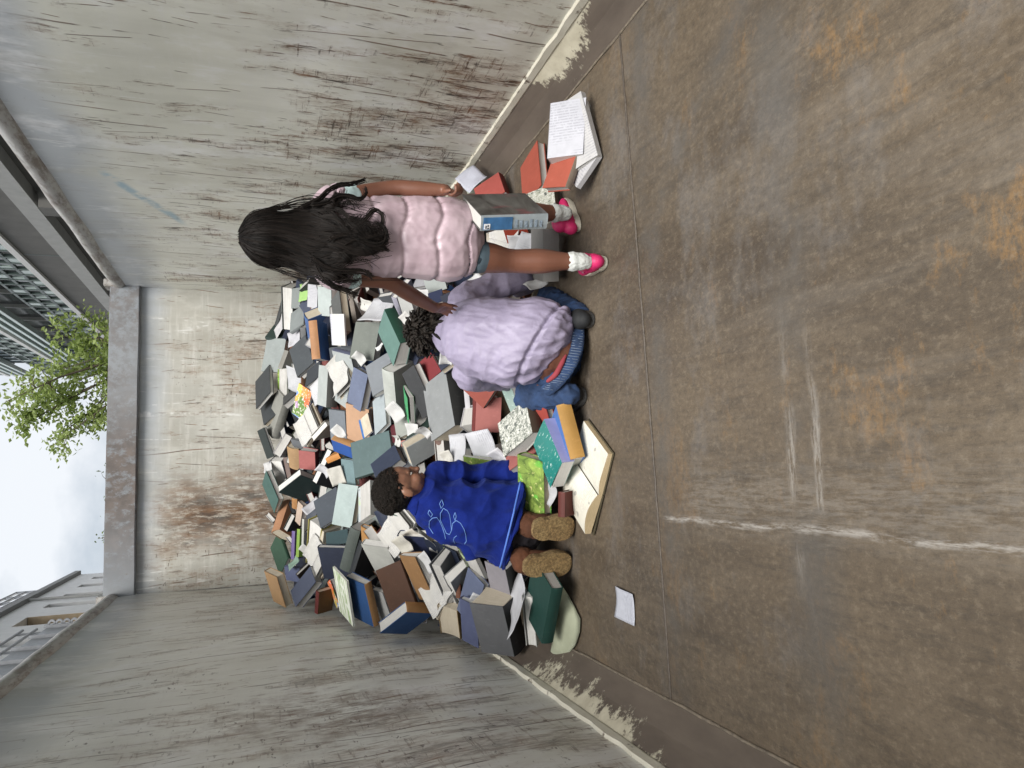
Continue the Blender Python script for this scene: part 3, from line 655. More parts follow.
def solve_face(p0, p1, p2, r, depth_t, up_pref, vis):
    """pose of a flat rectangle with side ratio r from its outline seen along the line of sight"""
    cx = (p1[0]+p2[0])/2; cy = (p1[1]+p2[1])/2
    d0 = ray(cx, cy); zc = depth_t                      # ray() has unit forward component
    def flat(a, b): dx, dy = (b[0]-a[0])/FPX*zc, (b[1]-a[1])/FPX*zc; return -UP*dx - RT*dy, dx, dy
    E1, ax, ay = flat(p0, p1); E2, bx_, by_ = flat(p0, p2)
    a = ax*ax+ay*ay; b = bx_*bx_+by_*by_; c = ax*bx_+ay*by_
    B = a-r*r*b; x = (-B+math.sqrt(B*B+4*r*r*c*c))/2
    d1 = math.sqrt(max(x, 0)); d2 = (-c/d1) if d1 > 1e-6 else 0.0
    if d1 <= 1e-6: d2 = math.sqrt(max(0, a/(r*r)-b))
    sols = []
    dn = d0.normalized()
    for s in (1, -1):
        A = E1 + dn*(d1*s); Bv = E2 + dn*(d2*s); n_ = A.cross(Bv)
        if n_.dot(dn) > 0: n_ = -n_
        n_.normalize(); sc_ = n_.z
        if vis:
            want = {'a': d2*s > 0, 'b': d2*s < 0, 'c': d1*s > 0, 'd': d1*s < 0}[vis]
            sc_ += 5 if want else -5
        sols.append((sc_, A, Bv, n_))
    sols.sort(key=lambda q: -q[0]); _, A, Bv, n_ = sols[0]
    Bv = Bv - A*(A.dot(Bv)/A.dot(A))
    cen = CAM + d0*zc
    return cen - (A+Bv)*.5, A, Bv, n_
def place(entry):
    global book_no
    kind, p0, p1, p2, r, T, lvl, vis, sp, ccol, scol, pat, label = entry
    t, d = pile_hit((p1[0]+p2[0])/2, (p1[1]+p2[1])/2); t -= lvl*.045
    rnd = random.Random(hash((p0, p1)) & 0xffff)
    for it in range(45):
        P0, A, B, n_ = solve_face(p0, p1, p2, r, t, 1, vis)
        La, Lb = A.length, B.length
        dep = T if kind in 'cw' else T
        ok = True
        for q in (P0, P0+A, P0+B, P0+A+B):
            for w in (q, q-n_*dep):
                fl = 0.004 if FXL < w.x < FXR else (.13 if (w.x < XL+.05 or w.x > XR-.05) else .06)
                if w.x < XL+.02 or w.x > XR-.02 or w.y > YB-.025 or w.z < fl: ok = False
        if ok: break
        t -= .025
    a, b = A/La, B/Lb
    if kind == 'w': return sheet(P0, A, B, n_, ccol, pat, label, rnd)
    if kind == 'c':
        if sp == 'a': O, X, Y, W, L = P0, b, a, Lb, La
        elif sp == 'b': O, X, Y, W, L = P0+B, -b, a, Lb, La
        elif sp == 'c': O, X, Y, W, L = P0, a, b, La, Lb
        else: O, X, Y, W, L = P0+A, -a, b, La, Lb
        Z = n_; TT = T
    elif kind == 's':
        O, X, Y, Z, W, L, TT = P0, -n_, a, -b, T, La, Lb
    else:
        O, X, Y, Z, W, L, TT = P0-n_*T, n_, a, -b, T, La, Lb
    if X.cross(Y).dot(Z) < 0: O = O+Y*L; Y = -Y
    Z = X.cross(Y)
    M = Matrix(((X.x, Y.x, Z.x, O.x), (X.y, Y.y, Z.y, O.y), (X.z, Y.z, Z.z, O.z), (0, 0, 0, 1)))
    make_book(M, W, L, TT, ccol, scol, pat, label, rnd, soft=(pat in ('text', 'print', 'stripe', 'mag', 'lake')) or (kind == 'c' and T < .02))
    book_sizes.append((round(L, 2), round(W, 2), round(TT, 3), label[:40]))
def make_book(M, W, L, T, ccol, scol, pat, label, rnd, soft=False, group='books heaped in the container', wedge=None, pages=None, pcol=None):
    c, p = book_meshes(W, L, T, ccol, scol, pat, rnd.choice((0, 0, 1, 2)) if pages is None else pages, soft, rnd, (rnd.choice((0, 0, .02, .05, .10, .15)) if wedge is None else wedge), pcol)
    e = bpy.data.objects.new('book', None); C.objects.link(e); e.empty_display_size = .05
    e.matrix_world = M; tag(e, label, 'book', group)
    for nm, g in (('cover', c), ('page_block', p)):
        me = bpy.data.meshes.new(nm); me.from_pydata(g[0], [], g[1])
        if nm == 'cover':
            for m_ in g[3]: me.materials.append(m_)
            for po, i in zip(me.polygons, g[2]): po.material_index = i
        else: me.materials.append(g[2])
        me.update(); o = bpy.data.objects.new(nm, me); C.objects.link(o); o.parent = e
    return e
def sheet(P0, A, B, n_, col, pat, label, rnd, curl=.018, name='loose_paper'):
    V, F = [], []; N = 9; s = rnd.uniform(0, 99); a_, b_ = A.length, B.length
    Z = A.cross(B).normalized(); sg = 1 if Z.dot(n_) > 0 else -1
    cl = rnd.uniform(.2, 1)*curl
    for thick in (0, 1):
        for j in range(N+1):
            for i in range(N+1):
                u, v = i/N, j/N
                h = mnoise.noise(Vector((u*1.7+s, v*1.7, s)))*curl + cl*((2*u-1)**2) + sg*0
                V.append((u*a_, v*b_, h*sg - thick*.0012*sg))
    for th in (0, 1):
        o_ = th*(N+1)**2
        for j in range(N):
            for i in range(N):
                q = (o_+j*(N+1)+i, o_+j*(N+1)+i+1, o_+(j+1)*(N+1)+i+1, o_+(j+1)*(N+1)+i); F.append(q if th == 0 else tuple(reversed(q)))
    k2 = (N+1)**2
    ring = [i for i in range(N+1)]+[j*(N+1)+N for j in range(1, N+1)]+[N*(N+1)+i for i in range(N-1, -1, -1)]+[j*(N+1) for j in range(N-1, 0, -1)]
    for i in range(len(ring)):
        a, b = ring[i], ring[(i+1) % len(ring)]; F.append((a, a+k2, b+k2, b))
    X, Y = A.normalized(), B.normalized()
    M = Matrix(((X.x, Y.x, Z.x, P0.x), (X.y, Y.y, Z.y, P0.y), (X.z, Y.z, Z.z, P0.z), (0, 0, 0, 1)))
    o = mesh_obj(name, V, F, cover_mat(col, pat), smooth=True, matrix=M)
    return tag(o, label, 'paper', 'loose papers among the books')

# outline of each book in the heap: kind (c cover, s spine, p page edges, w loose sheet), corner, end of one side, end of the other,
# side ratio, thickness or depth, height above the heap, which edge shows, which edge is the spine, colours, pattern, label
T_ = [
('p',(283.7,287.8),(285,330.5),(292,288.3),5.5,.17,2,'b','a','#7d8382',None,None,'pale fore-edge of a standing grey book, topmost at the right wall'),
('c',(292,288),(291.2,308),(301,288),1.5,.03,0,'','a','#8b9190',None,None,'grey hardcover just below the topmost standing book by the right wall'),
('s',(282.5,297),(274.5,325),(285.3,299),7,.16,1,'','a','#3a3d3e',None,None,'thin black book on edge under the topmost standing book'),
('w',(284,310),(274.5,331),(288,318),1.8,.01,1,'','a','#d8d6d8','','text','white sheet poking out left of the topmost standing book'),
('c',(267.1,337.1),(286.5,339.8),(274.5,321),.8,.03,0,'','a','#33433f',None,None,'dark green hardcover directly above the big light grey cover at the top'),
('c',(267.1,337.6),(261.2,371),(287.1,339.4),1.4,.03,2,'','a','#959c9b',None,None,'big light grey hardcover lying at the top edge of the heap'),
('s',(288.6,351),(282,369),(284.5,350),3,.15,2,'','a','#8d8b84',None,None,'small grey-beige book on edge right of the big light grey cover'),
('c',(290.5,331.8),(304.2,322.5),(291,314.2),.9,.03,1,'','a','#878d8d',None,None,'mid grey hardcover under the crumpled white paper near the top right'),
('w',(287.6,335),(299,327.7),(291,348),.8,.01,2,'','a','#d9d9de','','text','crumpled white paper between two grey covers near the top right'),
('c',(288.6,348.4),(296.9,375.9),(306.1,336.2),1.25,.03,3,'','a','#474c50',None,None,'dark charcoal hardcover with pointed lower corner left of the orange spine'),
('s',(300,327.5),(301,339),(305.4,327.8),2.2,.14,1,'','a','#6e6f70',None,None,'stubby grey book between crumpled paper and blue orange-spined book'),
('c',(298.5,306.5),(307,296.5),(308,318),.8,.03,0,'','a','#454c60',None,None,'slate blue hardcover below the lime green sheet'),
('w',(300.3,284),(298.8,301.5),(309,283),1.6,.01,2,'','a','#a8d080','',None,'lime green sheet beside the long-haired girl at the heap top'),
('c',(308,284),(307.3,306.8),(318,285.5),1.9,.012,2,'','a','#d3d3d8',None,'text','white paperback with print right of the lime green sheet'),
('c',(317.6,286),(318.3,315),(331.7,288),1.5,.03,2,'','a','#b6bfbd',None,None,'pale grey hardcover hanging beside the girl\'s left shoulder'),
('s',(332,289),(332.2,310),(338,289.5),4,.17,1,'','a','#6f6763',None,None,'taupe spine standing right of the pale grey hardcover'),
('p',(340.3,289.5),(345.4,331),(346.5,290),6,.17,1,'a','a','#5d5f5e',None,None,'long cream fore-edge standing under the girl\'s sleeve'),
('s',(347.5,292),(353,323),(352,292),7,.17,0,'','a','#8a8178',None,None,'brown-grey spine next to the long cream fore-edge'),
('s',(303.8,313.5),(311,354),(308.2,320),7,.17,2,'','a','#4d6a9c',None,None,'slim blue book on edge left of the orange spine'),
('c',(317,321),(320.6,359),(326.3,322.5),1.45,.058,2,'a','a','#3f6fb4','#b08058',None,'blue hardcover with orange spine standing high on the right'),
('c',(330,313.5),(332,345),(343.5,314.5),1.7,.012,3,'','a','#dcdde6',None,'text','white paperback leaning right of the blue and orange book'),
('c',(332,350.5),(350.5,355.5),(338,372),1.0,.04,3,'a','a','#bac0bf','#5c6178',None,'pale grey hardcover with slate spine below the white paperback'),
('c',(253.9,383.2),(268.1,366.1),(257.3,407.6),.72,.03,2,'b','a','#3b3f42',None,None,'black hardcover standing open against the end wall, upper half'),
('c',(258.3,408),(273.9,394),(266.5,424),.8,.03,2,'','a','#3d4144',None,None,'black hardcover leaning below the black open one at the heap top'),
('c',(277.6,369),(277.6,396),(287,368.5),1.5,.014,3,'','a','#808a50',None,'green','thin book with green landscape picture on the upper heap'),
('w',(287,365.5),(288,389),(301,370),1.3,.01,2,'','a','#d2d3d6','','text','white printed sheet right of the green picture book'),
('c',(306,371.5),(319.5,361),(309,388),.75,.04,2,'','a','#42464c',None,None,'dark slate hardcover below the orange spine'),
('c',(319.5,364.8),(317.5,405),(328,366.5),1.45,.07,3,'b','b','#c0c6c4','#4d4d4b',None,'pale hardcover with broad charcoal spine in the upper middle'),
('c',(338.5,372),(334.5,401),(351,378.5),1.4,.04,2,'','a','#aab0af',None,None,'light grey hardcover right of the broad charcoal spine'),
('c',(299.8,383.7),(312.5,393),(291.2,412.5),.7,.010,4,'','a','#d0784a',None,'mag','orange and yellow magazine on the upper heap'),
('s',(284.5,398),(271.5,438),(292.5,399),4.5,.16,3,'a','a','#8f8f89',None,None,'grey rounded spine slanting left of the orange magazine'),
('p',(275.5,404),(266.5,429),(281.5,407),4,.16,2,'b','a','#75797a',None,None,'white page edges beside the slanting grey spine'),
('c',(281,399),(293.2,388.5),(287,405),.65,.03,2,'','a','#4a4b4c',None,None,'small dark grey hardcover over the orange magazine\'s left corner'),
('w',(310,387.5),(320,376),(317,406),1.0,.01,2,'','a','#e0e0e2','','text','white sheet right of the orange magazine'),
('c',(329,409.5),(345,412),(330,440),.75,.03,1,'','a','#767c83',None,None,'slate grey hardcover left of the peach cover'),
('p',(324.5,421.5),(310.5,437),(327.3,425.8),5,.15,3,'','a','#c8c4ba',None,None,'thick white page edges of a torn paperback above the pink book'),
('p',(303.5,419.5),(293,434.5),(310,421),3,.15,2,'','a','#5c6350',None,None,'yellowish page edges below the orange magazine'),
('s',(311,420),(303,438),(315,421),5,.15,2,'','a','#55575a',None,None,'dark grey spine between two torn paperbacks'),
('c',(257,430.5),(267,459),(264,428),1.4,.02,2,'','a','#263031',None,None,'bowed blackish green hardcover on the heap\'s top edge by the rust stain'),
('p',(285.2,433),(273,453.5),(292,437),3,.15,3,'','a','#b9b7bb',None,None,'pale lilac page block slanting below the grey rounded spine'),
('s',(287,447),(289.7,468),(298.5,448.5),2,.15,1,'','a','#ab8c68',None,None,'beige spine left of the pink book'),
('c',(299.8,450.3),(300.5,468.5),(314.7,451.5),1.25,.05,2,'b','b','#ad6663','#5c2226',None,'pink hardcover with dark red spine in the upper middle'),
('s',(291,439),(308.8,443.8),(294,447),3,.15,3,'','a','#63666a',None,None,'grey slab-like book lying across the pink hardcover'),
('c',(280.8,489.7),(302.8,472.7),(304.5,504),.72,.045,4,'a','b','#233334',None,None,'blackish green book with white page edge pointing up the heap'),
('p',(328.5,449.5),(313,482.5),(332,450.8),6,.16,4,'','a','#22282c',None,None,'long white page edge standing below the pink hardcover'),
('s',(325.5,458.5),(338.3,453),(328.2,463.5),3,.13,4,'','a','#c88a4c',None,None,'short orange rolled spine above the blue book'),
('c',(332,440),(351.3,447.5),(333,450.5),1.4,.045,4,'a','a','#3159a2','#b58a5c',None,'blue hardcover with orange spine lying flat in the middle'),
('w',(327,469),(341.5,465),(332.5,486.5),.8,.01,4,'','a','#dcd9d0','',None,'torn cream paper under the short orange spine'),
('c',(341,459.5),(343.5,485),(353,460),1.4,.03,2,'','a','#71888c',None,None,'teal-grey hardcover left of the large green-grey book'),
('p',(271,462),(279,487.5),(281,461),2.8,.15,3,'','a','#8f8f96',None,None,'lilac-white page block standing by the rust stain'),
('s',(283,458),(287.5,478.5),(287.2,457),4.5,.15,2,'','a','#72605a',None,None,'narrow brown spine right of the lilac-white page block'),
('w',(263.5,464),(270.8,460.5),(266,473.5),.8,.01,3,'','a','#dadada','',None,'small white scrap at the heap\'s edge below the rust stain'),
('c',(268,470.8),(280.3,499.8),(261.7,483.5),1.5,.03,4,'a','b','#44625d',None,None,'teal-green hardcover slanting at the heap\'s top left edge'),
('p',(266,514.5),(272.7,521.8),(268.5,512.5),4,.12,2,'','a','#d9d9d9',None,None,'tip of a white page block under the teal-green hardcover'),
('s',(281.5,502.5),(271.5,532.5),(289.7,499.5),3.6,.16,4,'','a','#b28464',None,None,'tan rounded spine below the teal-green hardcover'),
('p',(291.5,514),(283.5,529.8),(295,516),4,.14,3,'','a','#33423d',None,None,'narrow page edge right of the tan rounded spine'),
('s',(292,498),(292,508),(297.2,499),2,.14,2,'','a','#a87a4c',None,None,'stub of a tan spine right of the tan rounded spine'),
('c',(298,502),(295,522),(304.2,505),2,.03,2,'','a','#bba898',None,None,'beige softcover below the blackish green book'),
('w',(301,511),(315.5,497.5),(309,515.5),1.5,.01,4,'','a','#d5d5da','','text','torn white sheet below the blackish green book'),
('c',(313,500),(320.5,527),(336.7,488),1.1,.03,3,'','a','#434a53',None,None,'dark slate hardcover left of the large pale blue-grey one'),
('s',(305.5,519),(311,507),(313.5,521),1.2,.03,2,'','a','#4f545e',None,None,'slate hardcover corner above the yellow-edged book'),
('c',(338.4,484.5),(331.5,526),(358.5,484.5),1.45,.035,4,'','a','#adbbb9',None,None,'large pale blue-grey hardcover in the middle of the heap'),
('p',(311.5,522.5),(308.5,566),(321.3,529),4,.16,3,'b','a','#c8bf70','#c8bf70','','yellow-tinted page edges standing in the left of the heap'),
('p',(320.5,530),(316,566),(324,532),7,.14,2,'','a','#d5cfbf',None,None,'white page edge beside the yellow-tinted one'),
('c',(326,532),(326.5,546),(347.5,529.5),.7,.03,2,'','a','#2f494e',None,None,'dark teal hardcover under the pale blue-grey one'),
('c',(317.9,549),(324.5,580.5),(344.2,547),1.25,.035,3,'c','a','#2a3144',None,None,'navy hardcover left of the rounded charcoal spine'),
('c',(278.3,532),(287.9,559.5),(272.3,547),1.6,.025,3,'','a','#335241',None,None,'green hardcover standing at the heap\'s left top edge'),
('s',(292,531),(291,559),(295.2,531),7,.14,2,'','a','#6f5d94',None,None,'thin purple spine standing among slim books on the left'),
('s',(297.3,529),(296,557),(300.2,529),8,.14,2,'','a','#86a844',None,None,'thin lime green spine standing among slim books on the left'),
('s',(302.3,519),(301.5,551),(304.3,519),10,.14,2,'','a','#cbcbc4',None,None,'thin white spine standing among slim books on the left'),
('s',(304.8,532),(303,562),(308.5,533),8,.14,1,'','a','#23272c',None,None,'thin black spine standing among slim books on the left'),
('s',(350.3,527),(339.3,568.5),(360.5,531),4,.18,4,'','a','#505854',None,None,'long rounded charcoal-green spine left of the boy'),
('s',(359.5,540),(348,576),(364,542.5),5.5,.17,3,'','a','#262a2e',None,None,'black spine below the long charcoal-green one'),
('c',(264.6,572.5),(274,603),(276.5,575.5),1.45,.05,4,'b','a','#a88762',None,None,'tan hardcover standing in the far left corner'),
('c',(318,580.5),(298,605.3),(309,568),1.5,.05,4,'a','b','#4f566a',None,None,'slate blue hardcover leaning beside the tan one at the left wall'),
('c',(285,567),(300,569.5),(287,579),1.4,.03,2,'','a','#606887',None,None,'slate cover end above the slate blue hardcover'),
('w',(287.5,566),(297,555),(291,571),1.2,.01,3,'','a','#8faa9a','','text','pale green leaflet above the slate blue hardcover'),
('c',(319.5,591),(318,613),(333.5,589),1.15,.035,2,'a','a','#62492f','#642622',None,'brown hardcover with dark red spine against the left wall'),
('c',(333,569),(340,614),(346,579.5),1.45,.012,4,'','a','#a8b080',None,'stripe','thin book with green foliage stripes against the left wall'),
('c',(327.5,583),(337,609),(333,578),2.2,.012,3,'','a','#d9c8c4',None,'mag','narrow pink and white magazine edge by the left wall'),
('c',(346.3,577.6),(356,619.5),(363.4,582.5),1.45,.045,4,'b','b','#2c5184','#ae855a',None,'dark blue hardcover with tan spine standing at the left wall'),
('c',(372,591),(383,623),(382.5,590.5),1.45,.03,2,'','a','#aeafad','#5a6480',None,'grey hardcover behind the big brown binding'),
('w',(371,590),(383,596),(369,584),1.5,.01,2,'','a','#d6d2c8','',None,'cream paper tucked behind the brown binding'),
('c',(376,571.7),(393.4,620),(399,559),1.5,.02,4,'','b','#4d3222',None,None,'dark brown inside of a large empty binding'),
('c',(400,557),(420.5,601.5),(417,553),1.7,.028,4,'b','a','#94704a',None,None,'large tan-brown binding leaning open left of the boy'),
('c',(405.5,612.5),(432.5,613.5),(381,633),.78,.055,4,'a','a','#2b4f80','#b4885a',None,'blue book with thick orange spine lying against the left wall'),
('c',(362,546),(376,573),(386.5,547),1.2,.045,4,'c','a','#b8b9b3',None,None,'light grey hardcover below the long rounded spine'),
('p',(363,529.5),(374.5,546),(371.5,525),3,.15,3,'','a','#b0804e',None,None,'white page block above the light grey hardcover'),
('c',(361,527),(362.3,546),(373,530),1.5,.03,2,'','a','#b28450',None,None,'tan cover beneath a white page block left of the boy\'s head'),
('s',(374,512),(398,562),(384,507),4.5,.18,2,'','a','#262f45',None,None,'wide navy spine running behind the boy\'s head'),
('c',(398,537),(414,562),(425,534),1.0,.04,1,'','a','#222a4a',None,None,'navy hardcover behind the boy\'s left shoulder'),
('c',(385.5,512),(397.5,538),(400,515),1.6,.03,2,'','a','#245141',None,None,'dark green endpaper cover behind the boy\'s head'),
('w',(401,534.5),(414,545),(412,526.5),1.0,.01,3,'','a','#ddd6cb','',None,'fan of cream pages behind the boy\'s neck'),
('w',(418,526),(433,548),(424,530),2.4,.01,3,'','a','#e0e0dc','','text','sliver of white page at the boy\'s left shoulder'),
('c',(358.3,488),(358.6,522.5),(371.5,480),1.9,.03,5,'d','a','#d2d9dc',None,'print','white book with green print next to the boy\'s hair'),
('c',(351.2,443.4),(389.8,431.2),(355.6,478),1.2,.035,4,'b','b','#54696a','#2c3f3c',None,'large green-grey hardcover above the boy\'s head'),  # darker spine colour has the shadow on that side painted in
('c',(369.3,465),(394.5,446),(377.6,478),1.5,.055,6,'b','c','#30384c','#596078',None,'thick navy book right beside the boy\'s forehead'),
('c',(345.9,404.2),(347,440),(369.5,408.5),1.45,.03,2,'','a','#c09a7c',None,None,'peach hardcover in the centre of the heap'),
('c',(358.5,420),(363,438.5),(368,413),1.8,.010,3,'','a','#4478bc',None,None,'bright blue booklet lying on the peach hardcover'),
('c',(353.7,367.6),(346.3,404),(367.5,374.5),1.5,.05,4,'b','a','#6d768e','#6d768e',None,'slate blue hardcover above the peach one'),
('c',(356,321),(349.5,358),(382,324),1.2,.03,2,'','a','#767b75',None,None,'wide olive-grey hardcover below a white sheet in the middle right'),
('c',(365,365.5),(372.8,395),(391,355),1.2,.035,3,'d','a','#83888e',None,None,'grey hardcover between the slate blue book and the tall pale box'),
('w',(358.5,321),(375,298),(381.5,322.5),1.2,.01,4,'','a','#dcdde2','','text','white sheet below the girl\'s elbow'),
('w',(376,348),(382,342.3),(377.8,351.3),2,.01,5,'','a','#ececec','',None,'small white paper slip on the olive-grey hardcover'),
('c',(384.5,310),(400,344),(379.8,331),1.5,.065,5,'a','a','#66877f','#1c4436',None,'thick teal-green book beside the crouching child\'s hair'),
('s',(382,368.8),(386.3,414),(393.4,372.3),3.6,.17,4,'b','a','#c6cac4',None,None,'tall pale grey box-like spine in the centre'),
('c',(401.3,373),(422.5,418.6),(414.5,365.8),1.5,.035,4,'','a','#414244',None,None,'large charcoal hardcover right of the tall pale spine'),
('c',(403.3,386),(405,412),(411.5,397),1.4,.012,3,'','a','#4aa36a',None,None,'bright green booklet under the large charcoal hardcover'),
('c',(394,421),(397,438),(413,415),1.0,.03,2,'','a','#a9aca6',None,None,'light grey hardcover below the bright green booklet'),
('c',(372.5,401),(375,435),(383.5,390),1.5,.03,3,'','a','#bac4c8',None,None,'pale blue hardcover left of the tall pale spine'),
('c',(406.5,446.8),(431.8,432.3),(412,467),1.2,.05,4,'a','b','#bdc3c4',None,None,'pale grey book with white page edge right of the navy one'),
('c',(405,438),(428.5,418.5),(411.5,442),1.5,.04,3,'','a','#263a33',None,None,'dark green book above the pale grey one with white pages'),
('w',(408,422.5),(418,425),(408,439),.8,.01,4,'','a','#e6e6e4','',None,'white triangle of paper on the dark green book'),
('c',(390,425),(393,443),(396,424),2.2,.02,1,'','a','#5a2229',None,None,'sliver of a dark red book above the large green-grey one'),
('w',(394.5,434.5),(396,445),(401,435),1.2,.01,3,'','a','#dededa','',None,'white paper bit by the tip of a salmon book'),
('s',(401,441),(401.5,446.5),(406.5,440),1.0,.10,3,'','a','#b06a5e',None,None,'tip of a salmon pink book above the navy one'),
('c',(418,363),(428.5,381.5),(431,353),1.4,.03,3,'','a','#7c2026',None,None,'dark red book next to the crouching child\'s hair'),
('c',(445.1,369.5),(454.5,425),(427,386),1.55,.075,4,'a','a','#8f9293','#2b2c2b',None,'large grey hardcover with black spine right of the charcoal book'),
('s',(462,369.5),(465.8,411.5),(467,370),8,.16,3,'','a','#d3d1d6',None,None,'thin white spine beside the small red book'),
('c',(462.2,388.6),(483.2,408),(475,371),1.25,.035,6,'d','a','#914538',None,None,'small brick red hardcover beside the lilac jacket'),
('w',(474.5,366),(487.5,366.5),(488.5,382),.9,.01,6,'','a','#e4e4e4','',None,'white page corner sticking out at the lilac jacket'),
('c',(438.5,365),(455,352.8),(441.5,371),2,.03,4,'','a','#3d4254',None,None,'slate book under white pages beside the lilac jacket'),
('w',(441,349.5),(454,351.5),(439,363),.9,.01,5,'','a','#e2e2e2','','text','white page beside the lilac jacket\'s left edge'),
('c',(476.5,397),(475,432),(500.8,397),1.4,.06,3,'a','a','#ba7670','#702d29',None,'large pink-red hardcover under the small brick red one'),
('c',(495,373.5),(511,413),(507,372),1.7,.012,4,'','a','#b5d2c9',None,'lake','pale mint softcover below the lilac jacket'),
('c',(525.1,398.5),(531.7,432),(503.4,424.6),.8,.05,5,'a','a','#8b9086','#4c4034','marble','grey marbled hardcover with brown spine below the jeans'),
('w',(466.5,433.5),(463,471),(451,436),2,.01,4,'','a','#dcdde2','','text','left white page of an opened magazine above the blue fleece'),
('w',(467,433),(477,470.5),(489.5,427.5),1.4,.01,4,'','a','#dfe0e6','','text','right white page of an opened magazine above the blue fleece'),
('c',(463.5,457),(465,474),(503,460),.5,.012,4,'','a','#a0b070',None,'green','green picture page beside the boy\'s sleeve'),
('p',(460,427),(470,434.5),(473.5,424.5),1,.10,2,'','a','#cfcdd2',None,None,'white page block under the opened magazine'),
('c',(505,458),(531,440),(512,472),1.3,.05,3,'','a','#b56f6a',None,None,'salmon pink hardcover under the marbled one'),
('s',(434,427),(436.5,473),(440.3,427),6.5,.16,3,'','a','#6f564c',None,None,'dark brown spine between grey book and the boy\'s shoulder'),
('p',(438,440),(440.5,468),(443.3,439),5,.14,3,'','a','#b9b6b2',None,None,'light page edge right of the dark brown spine'),
('c',(517.5,455.5),(518.5,509),(542.6,461.5),1.5,.045,5,'b','a','#6a8a38',None,'green','picture book in vivid green under the boy\'s arm'),
('c',(543.7,418.6),(561.2,462),(534.8,444.5),1.5,.05,5,'a','a','#318c83','#a3a4d2','lake','teal softcover book with lilac edge left of the gold spine'),
('s',(556,405.5),(570.3,459.5),(570.6,402.3),3.9,.17,1.2,'a','a','#5580c4','#b88d4c',None,'blue book with broad gold spine lying in front of the heap'),
('c',(532,399),(539.5,425.5),(545,403.5),1.4,.03,3,'','a','#a84b42',None,None,'red hardcover corner under the jeans'),
('s',(545,404),(537.5,425),(551,406),4,.15,2,'','a','#94432c',None,None,'rust red spine left of the blue and gold book'),
('s',(558.5,492),(558.3,517),(565.2,492),3.2,.12,.2,'','a','#5e241b',None,None,'dark brick spine on the floor behind the suede boots'),
('w',(551,478),(548,502),(556,483),2,.01,3,'','a','#d5d5d8','','text','white scrap between green picture book and the boots'),
('s',(551.5,588),(541.3,643),(562.8,588),5,.20,4,'a','a','#1d433c',None,None,'dark green book with rounded spine on the floor at the left wall'),
('p',(524.3,597),(529,646.5),(532.3,597.5),6,.15,3,'','a','#b9b9b6',None,None,'pale page edge standing between the charcoal binder and dark green book'),
('c',(473.5,601.5),(485.5,651),(501.8,605),1.5,.10,5,'b','b','#626366','#1f2123',None,'thick charcoal box binder with black spine at the left wall'),
('c',(467.6,569.5),(456,612),(484.5,583),1.4,.03,3,'','a','#646d87',None,None,'slate blue hardcover left of the boy\'s hem'),
('c',(460,600),(462.5,642),(478,603),1.9,.03,4,'','a','#535a79',None,None,'slate blue hardcover behind the charcoal box binder'),
('c',(485,562),(492.5,597),(504.8,569.5),1.5,.08,4,'b','b','#98949a','#2e2f2f',None,'grey hardcover with black spine below the blue fleece hem'),
('w',(524.5,569),(524.5,613),(511.5,596),1.6,.01,5,'','a','#e1e1e6','',None,'white paper drooping over the pale page edge'),
('p',(434.3,566),(452.3,607),(440.5,566.5),7,.16,4,'','a','#77797b',None,None,'grey-white page edge of a ring file left of the boy'),
('p',(445,578),(457,603),(451,583),5,.16,3,'','a','#8d8f90',None,None,'second pale page edge beside the ring file'),
('c',(438,544),(452.5,579),(459,547),1.3,.04,1,'','a','#20283a',None,None,'dark navy hardcover behind the blue fleece'),
('c',(424,540),(436,566),(438,541),1.5,.04,1,'','a','#1e2638',None,None,'midnight blue hardcover in the gap left of the fleece'),
('c',(455,543),(471.5,577),(468.5,544.5),1.5,.02,3,'','a','#45473c',None,'print','dark picture book poking from under the blue fleece'),
('w',(432,530),(440,547),(438,529),1.8,.01,4,'','a','#bcd48a','','print','leaf-green leaflet at the fleece\'s left edge'),
('p',(437,606),(440.5,634),(457,611),1.5,.12,2,'','a','#8c7652',None,None,'beige page block under the blue and orange book'),
('s',(456,577),(456,598),(460.5,577),4.5,.14,3,'','a','#70432c',None,None,'short brown spine left of the slate blue hardcover'),
('c',(550.8,100.7),(547.5,156.5),(586.6,100.9),1.45,.05,3.2,'b','a','#e0e1ea',None,'text','coverless white page block face up by the right wall'),
('c',(537.5,140.5),(541,184.5),(520,167),1.35,.035,2.2,'a','b','#ad5645',None,None,'orange-red hardcover standing left of the white page block'),
('c',(586,126),(564,189.5),(566,122),2.0,.03,.6,'a','a','#b05a48','#8d7e70',None,'orange-red hardcover under the coverless white page block'),
('c',(581,93),(597.5,156.5),(560,105),2.1,.025,.3,'','a','#d9d8d8',None,'text','white softcover lowest under the coverless page block'),
('c',(597,156.5),(575.5,188.5),(589,143),1.9,.02,.2,'','a','#d6d5d8',None,'text','white book edge slanting out below the orange-red cover'),
('c',(553.3,183),(555.5,209),(528.5,196.8),1.1,.045,1.8,'a','a','#b5b8a8','#4f4438','marble','black and white marbled book by the girl\'s right shoe'),
('c',(498.2,172),(504.5,191.5),(476,191),.9,.05,2.5,'a','a','#b05850','#6e2420',None,'brick red hardcover behind the girl\'s right hand'),
('w',(473.5,165),(487.8,178.5),(456.5,181),1.0,.01,3,'','a','#d8dae8','',None,'crumpled white sheet at the foot of the right wall'),
('w',(464,186),(480,181),(467.5,195),1.6,.01,2.6,'','a','#b8c0b0','','text','striped card below the crumpled white sheet'),
('w',(467,237),(496,231),(471,248),1.6,.01,3,'','a','#e2d9cc','','text','pale printed sheet between the girl\'s legs'),
('c',(503,230.5),(526,226.5),(508,243),1.3,.03,2,'','a','#a3402e',None,None,'red hardcover between the girl\'s legs'),
